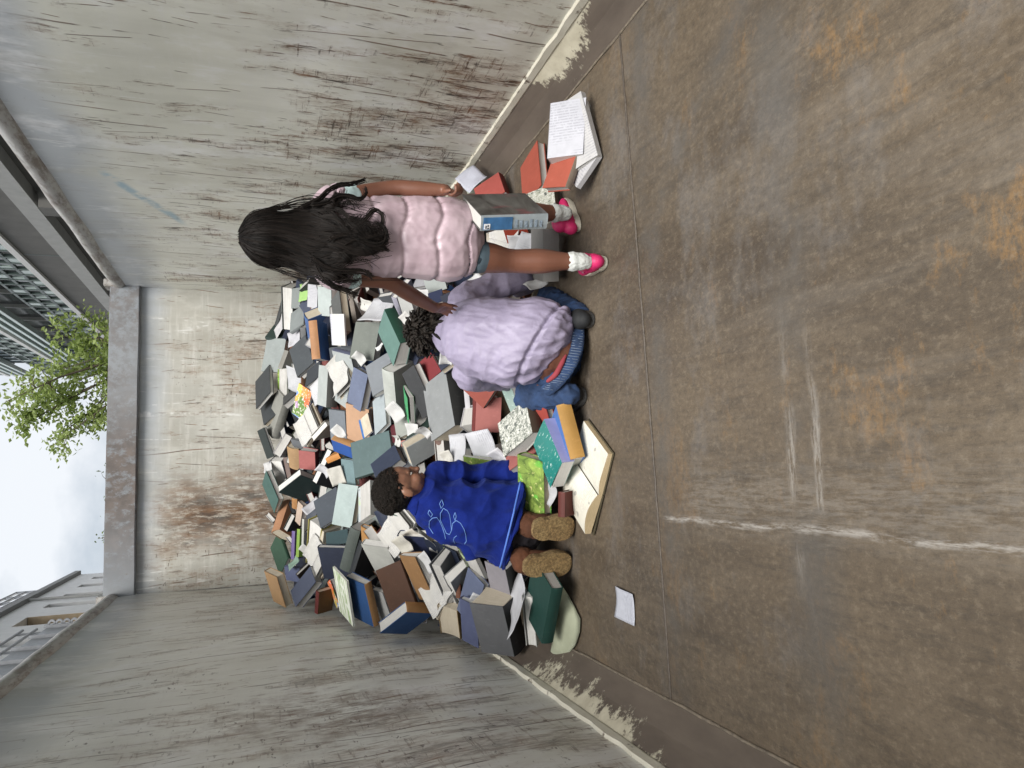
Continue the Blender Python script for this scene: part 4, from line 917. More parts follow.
('w',(508,234),(522,237),(512,253),.8,.01,3,'','a','#dcdcde','','text','white leaf left of the grey book behind the girl\'s knee'),
('w',(521.5,231.5),(538,235),(515,255),.8,.01,3.4,'','a','#e2e4ea','','text','white leaf touching the grey book behind the girl\'s knee'),
('s',(543,229.5),(543,282),(558.7,229),3.4,.17,3,'a','a','#82807d',None,None,'thick grey book standing behind the girl\'s calf'),
('w',(523,284),(541,276.5),(530,291),1.6,.01,3,'','a','#dedede','',None,'white paper behind the girl\'s left calf'),
('w',(462,288),(477,272),(468,293),1.5,.01,3,'','a','#e2e2e4','','text','white paper between the girl\'s shorts and the lilac shoulder'),
('c',(428,293),(429,305),(442,289),1.0,.04,2,'','a','#2c3450',None,None,'navy hardcover behind the girl\'s left wrist'),
('w',(415,289),(428,290),(418,300),1.2,.01,3,'','a','#dedede','','text','white sheet behind the girl\'s forearm'),
('c',(397.5,297),(404,318.5),(411.5,302),1.4,.03,3,'','a','#cbcbc8',None,None,'pale hardcover just under the girl\'s forearm'),
('s',(391.5,297),(400,320),(396.5,298),6,.16,3,'','a','#b9b7c6',None,None,'lilac-white spine left of the pale hardcover under the forearm'),
('c',(377,297),(391,309.5),(391,296),1.0,.03,2,'','a','#4b4e52',None,None,'dark grey cover corner under the girl\'s elbow'),
('w',(361,297),(374,303),(362,309),1.4,.01,2,'','a','#e2e0da','','text','white pages fanned beneath the girl\'s elbow'),
('p',(404,318),(412,345),(409,316),5,.15,2,'','a','#a9a49c',None,None,'beige page edge between teal-green book and the child\'s hair'),
('c',(440,296),(446,309),(452,292),1.0,.04,2,'','a','#23283a',None,None,'black-blue hardcover by the lilac shoulder'),
('c',(478,232),(480,262),(492,230),1.5,.04,1,'','a','#8a8a86',None,None,'grey hardcover low behind the girl\'s knees'),
('c',(455,215),(470,240),(468,208),1.3,.04,1,'','a','#4d5560',None,None,'slate hardcover hidden behind the girl\'s shorts'),
('c',(420,268),(428,295),(440,262),1.3,.04,1,'','a','#9aa09e',None,None,'light grey hardcover behind the girl\'s hip'),
('w',(392,540),(404,556),(402,533),1.4,.01,5,'','a','#dcd8cc','','text','curled cream leaf beside the light grey hardcover left of the boy'),
('w',(418,556),(432,574),(424,550),1.8,.01,5,'','a','#dedede','','text','curled white leaf between two bindings left of the boy'),
('w',(385,408),(396,424),(395,400),1.3,.01,5,'','a','#e2e2e0','','text','bent white leaf at the foot of the tall pale spine'),
('w',(441,452),(446,468),(450,449),1.4,.01,5,'','a','#e0ddd4','','text','bent leaf standing by the dark brown spine'),
('w',(330,430),(340,441),(337,424),1.4,.01,5,'','a','#e4e4e2','','text','crumpled leaf above the flat blue and orange book'),
('w',(316,468),(327,478),(322,462),1.4,.01,5,'','a','#dcdce0','','text','creased white leaf near the blackish green book'),
('w',(352,356),(362,366),(358,350),1.5,.01,5,'','a','#e0e0de','','text','white leaf slipped under the olive-grey hardcover'),
('w',(300,548),(309,560),(304,543),1.5,.01,5,'','a','#d8d8d4','','text','thin white leaf among the slim standing books'),
('w',(488,452),(502,470),(498,446),1.5,.01,5,'','a','#e2e2e6','','text','loose white leaf lying over the salmon pink hardcover'),
('w',(470,598),(484,606),(474,590),1.5,.01,6,'','a','#dfe0e4','','text','white leaf caught above the charcoal box binder'),
('w',(400,316),(410,330),(406,311),1.5,.01,5,'','a','#dedcd8','','text','white leaf beside the thick teal-green book'),
('w',(414,430),(428,437),(420,424),1.6,.01,6,'','a','#e2e2e2','','text','white leaf resting on the dark green book'),
]
for e_ in T_: place(e_)

# hidden mass of the heap: closed books packed under the top layer
_rf = random.Random(41)
fcols = ['#6b7170', '#353c50', '#2b2f32', '#969f9d', '#23332f', '#4f4743', '#1c3154', '#7d4643', '#a3a3a8', '#825434', '#565c63', '#161f35']  # filler covers coloured darker, painting shade into the gaps between the top books
FV, FF, FM = [], [], []
for layer in range(4):
    yy = 2.95
    while yy < 6.5:
        xx = XL+.16
        while xx < XR-.16:
            x = xx+_rf.uniform(-.07, .07); y = min(6.45, yy+_rf.uniform(-.07, .07)); h = pile_h(x, y) - .085 - .11*layer - _rf.uniform(0, .03)
            if h > .06:
                L, W, T = _rf.uniform(.20, .30), _rf.uniform(.14, .21), _rf.uniform(.02, .06)
                mx = Matrix.Translation((x, y, h)) @ Matrix.Rotation(_rf.uniform(0, 6.28), 4, 'Z') @ Matrix.Rotation(_rf.gauss(0, .45), 4, 'X') @ Matrix.Rotation(_rf.gauss(0, .45), 4, 'Y')
                for part, (dx, dz, mi) in enumerate(((0, 0, _rf.randrange(len(fcols))), (.004, .003, len(fcols)))):
                    V, F = [], []
                    if part == 0:
                        box_geo(V, F, -W/2, W/2, -L/2, L/2, T/2-.003, T/2); box_geo(V, F, -W/2, W/2, -L/2, L/2, -T/2, -T/2+.003); box_geo(V, F, -W/2-.001, -W/2+.003, -L/2, L/2, -T/2+.003, T/2-.003)
                    else: box_geo(V, F, -W/2+.003, W/2-.005, -L/2+.004, L/2-.004, -T/2+.003, T/2-.003)
                    b = len(FV); vs = [mx @ Vector(v) for v in V]
                    for v in vs: v.x = max(XL+.02, min(XR-.02, v.x)); v.y = min(YB-.03, v.y); v.z = max(.01, v.z)
                    FV += vs; FF += [tuple(b+i for i in f) for f in F]; FM += [mi]*len(F)
            xx += .21
        yy += .20
tag(mesh_obj('book_heap_core', FV, FF, [cover_mat(c) for c in fcols]+[PAGES[2]], midx=FM), 'jumble of closed books packed beneath the top layer of the heap', 'book heap', None, 'stuff')

# ================================================================== people
import numpy as np
from mathutils.bvhtree import BVHTree
class Blob:
    """closed tubes and ellipsoids that are fused into one continuous skin"""
    def __init__(s): s.V, s.F = [], []
    def ell(s, c, rx, ry, rz, X=Vector((1, 0, 0)), Y=Vector((0, 1, 0)), Z=Vector((0, 0, 1)), nu=16, nv=10):
        c = Vector(c); b = len(s.V)
        for j in range(1, nv):
            th = math.pi*j/nv
            for i in range(nu):
                ph = 2*math.pi*i/nu
                s.V.append(c + X*(rx*math.sin(th)*math.cos(ph)) + Y*(ry*math.sin(th)*math.sin(ph)) + Z*(rz*math.cos(th)))
        s.V.append(c+Z*rz); s.V.append(c-Z*rz); t = len(s.V)-2
        for j in range(nv-2):
            for i in range(nu):
                a = b+j*nu+i; a2 = b+j*nu+(i+1) % nu; s.F.append((a, a+nu, a2+nu, a2))
        for i in range(nu):
            s.F.append((t, b+i, b+(i+1) % nu)); e = b+(nv-2)*nu; s.F.append((t+1, e+(i+1) % nu, e+i))
    def chain(s, pts, rad, wide=None, axis=None, seg=16, sub=5):
        """smooth tapered tube through pts; wide multiplies the radius along axis"""
        pts = [Vector(p) for p in pts]; n = len(pts)
        P, R, Wd = [], [], []
        wide = wide or [1.0]*n
        for i in range(n-1):
            p0, p1, p2, p3 = pts[max(i-1, 0)], pts[i], pts[i+1], pts[min(i+2, n-1)]
            for k in range(sub):
                t = k/sub
                P.append(.5*((2*p1)+(p2-p0)*t+(2*p0-5*p1+4*p2-p3)*t*t+(3*p1-p0-3*p2+p3)*t**3))
                e = t*t*(3-2*t); R.append(rad[i]+(rad[i+1]-rad[i])*e); Wd.append(wide[i]+(wide[i+1]-wide[i])*e)
        P.append(pts[-1]); R.append(rad[-1]); Wd.append(wide[-1])
        # rounded ends
        d0 = (P[0]-P[1]).normalized(); d1 = (P[-1]-P[-2]).normalized()
        for q, f in ((.5, .87), (.85, .53), (.98, .2)):
            P.insert(0, P[0]*0 + pts[0]+d0*rad[0]*q); R.insert(0, rad[0]*f); Wd.insert(0, wide[0])
            P.append(pts[-1]+d1*rad[-1]*q); R.append(rad[-1]*f); Wd.append(wide[-1])
        b = len(s.V); prev = None; m = len(P)
        for i in range(m):
            t = (P[min(i+1, m-1)]-P[max(i-1, 0)]).normalized()
            if axis is not None: a = Vector(axis)-t*Vector(axis).dot(t)
            elif prev is not None: a = prev-t*prev.dot(t)
            else: a = t.orthogonal()
            a.normalize(); prev = a; c = t.cross(a)
            for k in range(seg):
                th = 2*math.pi*k/seg; s.V.append(P[i]+a*(R[i]*Wd[i]*math.cos(th))+c*(R[i]*math.sin(th)))
        for i in range(m-1):
            for k in range(seg):
                k2 = (k+1) % seg; s.F.append((b+i*seg+k, b+i*seg+k2, b+(i+1)*seg+k2, b+(i+1)*seg+k))
        s.F.append(tuple(b+k for k in reversed(range(seg)))); s.F.append(tuple(b+(m-1)*seg+k for k in range(seg)))
    def head(s, c, f, u, h):
        c = Vector(c); f = Vector(f).normalized(); u = Vector(u); u = (u-f*u.dot(f)).normalized(); r = f.cross(u)
        E = lambda o, a, b_, d: s.ell(c+r*(o[0]*h)+f*(o[1]*h)+u*(o[2]*h), a*h, b_*h, d*h, r, f, u)
        E((0, -.10, .18), .76, .90, .80); E((0, .20, -.28), .60, .60, .66); E((0, .52, -.80), .22, .20, .18)
        E((0, .80, -.16), .10, .16, .24); E((0, .90, -.30), .14, .13, .12); E((0, .64, .08), .46, .18, .14)
        for sd in (-1, 1):
            E((.30*sd, .50, -.34), .26, .28, .28); E((.77*sd, -.06, -.16), .07, .17, .25); E((.70*sd, 0, -.18), .10, .12, .2)
        E((0, .74, -.56), .22, .12, .055); E((0, .71, -.67), .19, .11, .06)
        return c, f, u, r, h
    def hand(s, w, d, n, side, L=.052, curl=(.3, .45, .4), spread=.10, thumb=.7):
        """palm plus five fingers; d points from wrist to knuckles, n out of the palm, side towards the thumb"""
        w, d, n = Vector(w), Vector(d).normalized(), Vector(n); n = (n-d*n.dot(d)).normalized(); sd = Vector(side); sd = (sd-d*sd.dot(d)-n*sd.dot(n)).normalized()
        s.ell(w+d*L*.5, L*.44, L*.62, .0125, sd, d, n); s.ell(w+d*L*.15+sd*L*.2+n*.004, L*.28, L*.42, .012, sd, d, n)
        for k, (off, ln) in enumerate(((.36, .92), (.125, 1.05), (-.11, .98), (-.34, .76))):
            p = w+d*L*.86+sd*(L*off); dd = (d+sd*(off*spread*6)).normalized(); pts = [p-d*.012, p]; ang = 0
            for q, seg in enumerate((.42, .32, .26)):
                ang += curl[q]; v = dd*math.cos(ang)+n*math.sin(ang); p = p+v*(seg*ln*L*.95); pts.append(p)
            s.chain(pts, [.0070, .0068, .0062, .0057, .0048], seg=10, sub=2)
        p = w+d*L*.22+sd*L*.36; v1 = (d*.65+sd*thumb+n*.25).normalized(); v2 = (d*.9+sd*thumb*.35+n*.45).normalized()
        s.chain([p-sd*.008, p+v1*L*.38, p+v1*L*.38+v2*L*.36, p+v1*L*.38+v2*L*.6], [.0095, .0085, .0072, .0055], seg=10, sub=2)
    def build(s, name, mat, voxel=.005, smooth=4, parent=None, fn=None):
        me = bpy.data.meshes.new(name); me.from_pydata([tuple(v) for v in s.V], [], s.F); me.update()
        o = bpy.data.objects.new(name+'_tmp', me); C.objects.link(o)
        m = o.modifiers.new('r', 'REMESH'); m.mode = 'VOXEL'; m.voxel_size = voxel; m.adaptivity = 0
        if smooth:
            k = o.modifiers.new('s', 'SMOOTH'); k.factor = .5; k.iterations = smooth
        dg = bpy.context.evaluated_depsgraph_get(); dg.update()
        nm = bpy.data.meshes.new_from_object(o.evaluated_get(dg)); bpy.data.objects.remove(o)
        nm.name = name
        if fn is not None:
            cnt = len(nm.vertices); co = np.empty(cnt*3); nm.vertices.foreach_get('co', co); co = co.reshape(-1, 3)
            no = np.empty(cnt*3); nm.vertices.foreach_get('normal', no); no = no.reshape(-1, 3)
            co = fn(co, no); nm.vertices.foreach_set('co', co.ravel()); nm.update()
        nm.materials.clear(); nm.materials.append(mat)
        nm.polygons.foreach_set('use_smooth', [True]*len(nm.polygons)); nm.update()
        ob = bpy.data.objects.new(name, nm); C.objects.link(ob)
        if parent is not None: ob.parent = parent
        return ob
def wrinkle(amp, scale, seed=0.0):
    def f(co, no):
        out = co.copy()
        for i in range(len(co)):
            p = Vector((co[i, 0]*scale[0]+seed, co[i, 1]*scale[1], co[i, 2]*scale[2]))
            v = 1-abs(mnoise.noise(p))*2.2; w = mnoise.noise(p*2.3)
            out[i] += no[i]*(amp*(v-.5)+amp*.35*w)
        return out
    return f
def skin_mat(name, c, c2):
    n = NT(name); f = n.noise(18, 3); g = n.noise(5, 2)
    col = n.mix(n.rng(g, .3, .7), c, c2); col = n.mix(n.rng(f, .4, .7, 0, .25), col, tuple(v*.75 for v in c))
    n.b.inputs['Subsurface Weight'].default_value = .12; n.b.inputs['Subsurface Radius'].default_value = (.010, .004, .002); n.b.inputs['Subsurface Scale'].default_value = .5
    return n.done(col, .48, n.bump(n.noise(160, 2), .06, .002))
def cloth(name, col, rough=.8, weave=300, var=.1, b=.15, sheen=0.0):
    n = NT(name); c = lin(col) if isinstance(col, str) else col
    f = n.noise(12, 4, .6); w = n.noise(weave, 2, .6)
    n.b.inputs['Sheen Weight'].default_value = sheen; n.b.inputs['Sheen Roughness'].default_value = .5
    return n.done(n.ramp(f, .3, .7, tuple(v*(1-var) for v in c), tuple(min(.95, v*(1+var)) for v in c)), rough, n.bump(w, b, .002))
def hair_mat(name, c0, c1):
    n = NT(name); g = n.node('ShaderNodeNewGeometry')
    return n.done(n.mix(n.rng(g.outputs['Random Per Island'], 0, 1), c0, c1), .58, None, spec=.15)
M_SK_G = skin_mat('skin_warm_brown', lin('#6d4636'), lin('#7c5342'))
M_SK_B = skin_mat('skin_brown', lin('#7a5442'), lin('#8e6650'))
M_HAIR = hair_mat('black_hair', (.004, .0035, .0032), (.016, .012, .010)); M_HAIR_B = hair_mat('dark_curls', (.008, .007, .006), (.03, .024, .02))
M_EYE = simple('eye_white', (.32, .30, .28), .2, 5, .02, 0); M_IRIS = simple('iris_dark', (.02, .012, .008), .15, 5, .02, 0)
def tubes(name, paths, mat, parent, seg=5):
    V, F = [], []
    for pts, rad in paths: tube_geo(V, F, pts, rad, seg)
    o = mesh_obj(name, V, F, mat, None, smooth=True)
    if parent is not None: o.parent = parent
    return o
def eyes(hd, parent):
    c, f, u, r, h = hd
    for sd in (-1, 1):
        p = c+r*(.30*h*sd)+f*(.70*h)+u*(-.06*h); b = Blob(); b.ell(p-f*(.05*h), .10*h, .12*h, .05*h, r, f, u)
        e = mesh_obj('eye', b.V, b.F, M_EYE, None, smooth=True); e.parent = parent
        b = Blob(); b.ell(p+f*(.025*h), .075*h, .055*h, .046*h, r, f, u); i = mesh_obj('iris', b.V, b.F, M_IRIS, None, smooth=True); i.parent = e
def shoe(name, heel, toe_dir, L, mats, parent, up=Vector((0, 0, 1)), h=.075, sole=.022, hi=0.0, w=.034):
    """shoe standing on its sole: upper, sole, laces"""
    heel = Vector(heel); d = Vector(toe_dir).normalized(); up = Vector(up); up = (up-d*up.dot(d)).normalized(); r = d.cross(up)
    b = Blob(); top = [(0.02, .78, .75), (.10, .95, .92), (.30, 1.0, .86), (.5, .9, .62), (.75, 1.0, .42), (.93, .75, .34)]
    b.chain([heel+d*(L*t)+up*(sole+h*.30*k) for t, ww, k in top], [h*.5*k for _, _, k in top], [w*ww/(h*.5*k) for _, ww, k in top], axis=r)
    if hi < 0: pass
    elif hi: b.chain([heel+d*L*.17+up*(sole+h*.40), heel+d*L*.17+up*(sole+h*.7+hi)], [.036, .034], axis=r)
    else:
        b.ell(heel+d*L*.15+up*(sole+h*.72), .034, .040, .030, r, d, up); b.ell(heel+d*L*.09+up*(sole+h*.50), .030, .022, .036, r, d, up)
    s = empty_child(name, parent)
    o = b.build('upper', mats[0], .004, 3, s)
    V, F = [], []; N = 24; prof = []
    for k in range(N):
        th = 2*math.pi*k/N; x = math.cos(th); y = math.sin(th); tt = .5+.53*y; ww = w*(1.0+.16*max(0, y)-.16*math.exp(-((tt-.38)/.13)**2))*(abs(x)**.72)*(1 if x > 0 else -1)
        prof.append((tt, ww))
    for z in (0, sole*.5, sole*1.15):
        for tt, ww in prof: V.append(heel+d*(L*tt)+r*(ww*(1.0 if z else .95))+up*(z+(.012*max(0, tt-.8)/.2 if z == 0 else 0)))
    for j in range(2):
        for k in range(N): k2 = (k+1) % N; F.append((j*N+k, j*N+k2, (j+1)*N+k2, (j+1)*N+k))
    F.append(tuple(reversed(range(N)))); F.append(tuple(2*N+k for k in range(N)))
    so = mesh_obj('sole', V, F, mats[1], None, smooth=False); so.parent = s
    if len(mats) > 2:
        for q in range(3):
            t = .36+.13*q; cpt = heel+d*(L*t); hh = sole+h*(.86-.22*q)
            V, F = [], []; tube_geo(V, F, [cpt+r*(-w*.8)+up*(hh*.72), cpt+r*(-w*.4)+up*(hh*.98), cpt+up*hh*1.03, cpt+r*(w*.4)+up*(hh*.98), cpt+r*(w*.8)+up*(hh*.72)], .005, 6)
            l = mesh_obj('strap', V, F, mats[2], None, smooth=True); l.parent = s
    return s
def empty_child(name, parent):
    e = bpy.data.objects.new(name, None); C.objects.link(e); e.parent = parent; e.empty_display_size = .03; return e

# ---------------------------------------------------------------- girl with long hair, seen from behind
G = lambda x, y, dy=0.0: on_y(x, y, 2.42+dy)
B = Blob()
hd = B.head(G(277, 241, .015), (.08, .98, -.12), (0, .08, 1), .092)
B.chain([G(296, 240), G(316, 239)], [.036, .042])
tor = [G(322, 238), G(360, 237), G(400, 237), G(440, 238), G(460, 238)]
B.chain(tor, [.062, .075, .070, .078, .070], [1.45, 1.4, 1.35, 1.35, 1.3], axis=RT)
Rs, Re, Rw = G(328, 200), G(393, 188, -.02), G(445, 190, -.06)
Ls, Le, Lw = G(330, 274), G(388, 282, .05), G(434, 307.5, .24)
B.chain([G(322, 215), Rs, Rs.lerp(Re, .5), Re, Re.lerp(Rw, .45), Rw], [.034, .034, .030, .026, .027, .020])
B.chain([G(322, 262), Ls, Ls.lerp(Le, .5), Le, Le.lerp(Lw, .45), Lw], [.034, .034, .030, .027, .028, .021])
Rh, Lh = G(460, 222), G(460, 254)
Rk, Lk = on_y(507, 214, 2.50), on_y(512, 261, 2.43)
Ra, La = on_y(560, 213, 2.555), on_y(580, 261.5, 2.385)
B.chain([Rh, Rh.lerp(Rk, .5), Rk, Rk.lerp(Ra, .38), Ra.lerp(Rk, .18), Ra], [.064, .054, .042, .044, .031, .028])
B.chain([Lh, Lh.lerp(Lk, .5), Lk, Lk.lerp(La, .38), La.lerp(Lk, .18), La], [.064, .054, .042, .045, .031, .028])
hand_r = G(450, 193, -.085)
B.hand(Rw, G(461, 197, -.10)-Rw, (.35, -.2, .0), (-.6, -.6, 0), .050, (.75, .9, .7), .06)
tipL = on_y(466, 311, 2.745)
B.hand(Lw, tipL-Lw, (-.25, .35, -1), (.8, .4, .3), .054, (.10, .18, .15), .09, .35)
girl = B.build('person', M_SK_G, .0042, 4)
tag(girl, 'standing girl with long dark wavy hair and pale pink quilted vest, seen from behind', 'person')
eyes(hd, girl)
# t-shirt sleeves
M_TEE = cloth('mint_white_cotton', '#b9cfd0', .85)
for a, b_, sh in ((Rs, Re, G(322, 214)), (Ls, Le, G(322, 262))):
    S = Blob(); S.chain([sh, a, a.lerp(b_, .22), a.lerp(b_, .38)], [.034, .037, .038, .038]); S.build('shirt_sleeve', M_TEE, .0045, 3, girl, wrinkle(.003, (25, 25, 40)))
# quilted vest
S = Blob()
S.chain([G(322, 239), G(342, 238), G(372, 237, .005), G(405, 237, .005), G(440, 239), G(455, 239)], [.066, .088, .094, .095, .101, .099], [1.45, 1.42, 1.42, 1.42, 1.42, 1.40], axis=RT)
S.chain([G(324, 262), G(331, 272), G(338, 276)], [.050, .050, .046]); S.chain([G(324, 214), G(330, 203), G(337, 198)], [.050, .050, .046])
S.chain([G(313, 240, .01), G(318, 240, .01)], [.055, .06], [1.1, 1.2], axis=RT)
seams = sorted([G(p, 238).z for p in (334, 368, 401, 434, 466)])
def quilt(co, no):
    out = co.copy()
    for i in range(len(co)):
        x, y, z = co[i]; zz = z + .026*mnoise.noise(Vector((x*11, y*9, 3))) + .010*math.sin(x*31)
        lo = [s_ for s_ in seams if s_ <= zz]; hi_ = [s_ for s_ in seams if s_ > zz]
        if lo and hi_: t = (zz-lo[-1])/(hi_[0]-lo[-1]); d = min(t, 1-t)
        else: t = .3; d = .35
        puff = (max(0.0, math.sin(math.pi*t)))**.75
        g = mnoise.noise(Vector((x*62+y*30+z*10, y*30, z*11)))         # gathers that run into the seams
        w = 1-abs(mnoise.noise(Vector((x*15+z*10, y*15, z*17-x*8))))*2
        cr = 1-abs(mnoise.noise(Vector((x*34+z*22, y*30, z*30-x*20))))*2.4
        out[i] += no[i]*(.0030*puff - .0056*math.exp(-(d/.07)**2) + .0044*g*math.exp(-(d/.22)**2) + .0026*w*puff + .0008*cr)
    return out
n = NT('pale_pink_nylon'); f = n.noise(14, 4)
n.b.inputs['Sheen Weight'].default_value = .15
M_VEST = n.done(n.ramp(f, .3, .7, lin('#a8929b'), lin('#bca8b0')), .42, n.bump(n.noise(1.0, 4, .65, n.mapv((70, 70, 25))), .18, .004))
S.build('vest', M_VEST, .0042, 3, girl, quilt)
# shorts
M_DENIM_D = cloth('dark_teal_denim', '#2b3a45', .85, 400, .15, .25)
S = Blob(); S.chain([G(446, 238), G(458, 238), G(466, 238)], [.070, .076, .070], [1.42, 1.42, 1.5], axis=RT)
S.chain([Rh, Rh.lerp(Rk, .30)], [.070, .060]); S.chain([Lh, Lh.lerp(Lk, .30)], [.070, .060])
S.build('shorts', M_DENIM_D, .0045, 3, girl, wrinkle(.003, (30, 30, 45), 3))
for a, b_ in ((Rh, Rk), (Lh, Lk)):
    S = Blob(); S.chain([a.lerp(b_, .29), a.lerp(b_, .35)], [.060, .060]); S.build('hem', cloth('denim_hem', '#51616b', .85, 400), .005, 1, girl)
# socks and shoes
M_SOCK = cloth('white_ribbed_sock', '#c3c6c3', .9, 250, .12, .4); M_PINK = cloth('magenta_shoe_fabric', '#c02460', .55, 260, .15, .2); M_SOLE = simple('cream_rubber', (.58, .55, .46), .6, 20, .12, .05)
M_STRAP = cloth('pale_pink_strap', '#d98aa6', .6)
for ank, kn in ((Ra, Rk), (La, Lk)):
    S = Blob(); S.chain([ank.lerp(kn, .10), ank, ank-Vector((0, 0, .02))], [.0315, .0315, .029]); S.chain([ank.lerp(kn, .09), ank.lerp(kn, .11)], [.035, .036])
    S.build('sock', M_SOCK, .0035, 1, girl, wrinkle(.002, (90, 90, 60), 5))
lf = on_z(607, 262, 0.002); rf = on_z(580, 229, 0.002)
shoe('shoe', lf+Vector((0, .0, 0)), (.12, 1, 0), .175, (M_PINK, M_SOLE, M_STRAP), girl, h=.08)
shoe('shoe', rf, (.80, .55, 0), .175, (M_PINK, M_SOLE, M_STRAP), girl, h=.08)
# long wavy hair
hc, hf, hu, hr, hh = hd
S = Blob(); S.ell(hc-hf*.014+hu*.016, .083, .096, .086, hr, hf, hu)
S.chain([hc-hf*.03, G(300, 240, -.045), G(325, 241, -.075), G(345, 240, -.105)], [.070, .044, .022, .008], [1.05, 1.15, 1.7, 1.8], axis=RT)
S.build('hair', M_HAIR, .005, 4, girl, wrinkle(.003, (70, 70, 6), 9))
rh_ = random.Random(12); paths = []
def scalp(a, el, k=1.0):
    return hc-hf*.014+hu*.016 + (hr*(math.sin(a)*math.cos(el)*.087) - hf*(math.cos(a)*math.cos(el)*.100) + hu*(math.sin(el)*.090))*k
for i in range(1150):
    a = rh_.uniform(-1.55, 1.55)*rh_.uniform(.5, 1)**.5; sa = math.sin(a)
    kk = rh_.uniform(1.0, 1.06)
    cl = int((a+1.6)*5.5)+40*int(kk > 1.03); rc_ = random.Random(cl*7+1)
    jx, jy = rh_.gauss(0, 2.6), rh_.gauss(0, 1.2)
    if sa > .80 and rh_.random() < .45: tx, ty, dd = rc_.gauss(347, 8)+jx, rc_.gauss(201, 4)+jy, -.085
    elif sa < -.80 and rh_.random() < .5: tx, ty, dd = rc_.gauss(350, 9)+jx, rc_.gauss(280, 5)+jy, -.085
    else: tx, ty, dd = min(386, rc_.gauss(369, 12))+jx, 239-sa*13+rc_.gauss(0, 4)+jy, -.118
    end = G(tx, ty, dd+rh_.uniform(-.008, .012))
    w1 = 240-sa*35; w2 = .55*(240-sa*38)+.45*ty
    ctl = [scalp(a*.18, 1.45, kk), scalp(a*.55, 1.05, kk), scalp(a*.85, .55, kk), scalp(a, .05, kk), scalp(a, -.42, kk*1.04), G(309, w1, -.105+.045*abs(sa)), G(332, w2, -.118+.02*abs(sa)), G(332+.55*(tx-332), .25*w2+.75*ty, dd-.002), end]
    pts = []; nseg = len(ctl)-1; ph = cl*1.7+rh_.uniform(-.25, .25); amp = .006+.010*((cl*37) % 10)/10; fr = 10+((cl*13) % 6)
    for k in range(nseg):
        p0, p1, p2, p3 = ctl[max(k-1, 0)], ctl[k], ctl[k+1], ctl[min(k+2, nseg)]
        for j in range(5):
            t = j/5; pts.append(.5*((2*p1)+(p2-p0)*t+(2*p0-5*p1+4*p2-p3)*t*t+(3*p1-p0-3*p2+p3)*t**3))
    pts.append(ctl[-1]); m = len(pts)
    for k in range(m):
        g = max(0, (k/m-.52)/.48); pts[k] = pts[k] + hr*(amp*g*math.sin(ph+fr*k/m*2.0)*1.8) + hf*(amp*.5*g*math.cos(ph+fr*k/m*2.0))
    m = len(pts); r0 = rh_.uniform(.0012, .0025)
    paths.append((pts, [r0*(1-.8*(k/m)**2) for k in range(m)]))
def lock(pix, dy, n_, r_, sp):          # separate locks that swing away from the mass
    base = [G(x, y, d) for (x, y), d in zip(pix, dy)]
    for i in range(n_):
        off = Vector((rh_.gauss(0, sp), rh_.gauss(0, sp), rh_.gauss(0, sp))); pts = []
        for k in range(len(base)-1):
            p0, p1, p2, p3 = base[max(k-1, 0)], base[k], base[k+1], base[min(k+2, len(base)-1)]
            for j in range(6):
                t = j/6; pts.append(off*(.6+.8*rh_.random()*.3) + .5*((2*p1)+(p2-p0)*t+(2*p0-5*p1+4*p2-p3)*t*t+(3*p1-p0-3*p2+p3)*t**3))
        pts.append(base[-1]+off); m = len(pts); paths.append((pts, [r_*(1-.7*(k/m)**3) for k in range(m)]))
D7 = [-.09]*9
lock([(302, 207), (318, 200), (328, 191), (340, 185), (352, 184), (366, 180)], [-.08]*6, 26, .0017, .0042)
lock([(312, 205), (326, 203), (338, 196), (350, 196), (360, 199), (366, 194), (365, 188)], [-.095]*7, 22, .0016, .0040)
lock([(315, 262), (322, 275), (332, 285), (345, 290), (356, 295)], [-.08]*5, 26, .0017, .0055)
lock([(310, 258), (322, 266), (334, 270), (350, 271), (364, 272), (372, 277)], [-.10]*6, 24, .0017, .0055)
lock([(352, 228), (364, 221), (374, 210), (382, 214), (383, 224), (378, 232)], [-.118]*6, 22, .0015, .0042)
lock([(355, 240), (366, 243), (378, 244), (386, 240), (384, 228), (376, 222)], [-.12]*6, 24, .0015, .0048)
lock([(345, 246), (358, 241), (372, 247), (382, 246), (386, 240)], [-.12]*5, 18, .0015, .0045)
lock([(330, 240), (345, 236), (360, 240), (375, 236), (385, 234)], [-.118]*5, 26, .0017, .0080)
for i in range(110):        # flyaways
    a = rh_.uniform(-1.5, 1.5); k1 = rh_.uniform(1.04, 1.16); e = G(rh_.gauss(352, 22), 239-math.sin(a)*rh_.uniform(25, 44), -.10+rh_.uniform(-.03, .02)); m_ = G(312, 239-math.sin(a)*rh_.uniform(36, 46), -.09+.04*abs(math.sin(a)))
    ctl = [scalp(a*.4, 1.2, k1*.98), scalp(a*.8, .6, k1), scalp(a, 0, k1), m_, e]; pts = []
    for k in range(4):
        p0, p1, p2, p3 = ctl[max(k-1, 0)], ctl[k], ctl[k+1], ctl[min(k+2, 4)]
        for j in range(5):
            t = j/5; pts.append(.5*((2*p1)+(p2-p0)*t+(2*p0-5*p1+4*p2-p3)*t*t+(3*p1-p0-3*p2+p3)*t**3)+Vector((rh_.gauss(0, .0012), rh_.gauss(0, .0012), 0)))
    paths.append((pts+[e], .0008))
tubes('hair_strands', paths, M_HAIR, girl, 5)

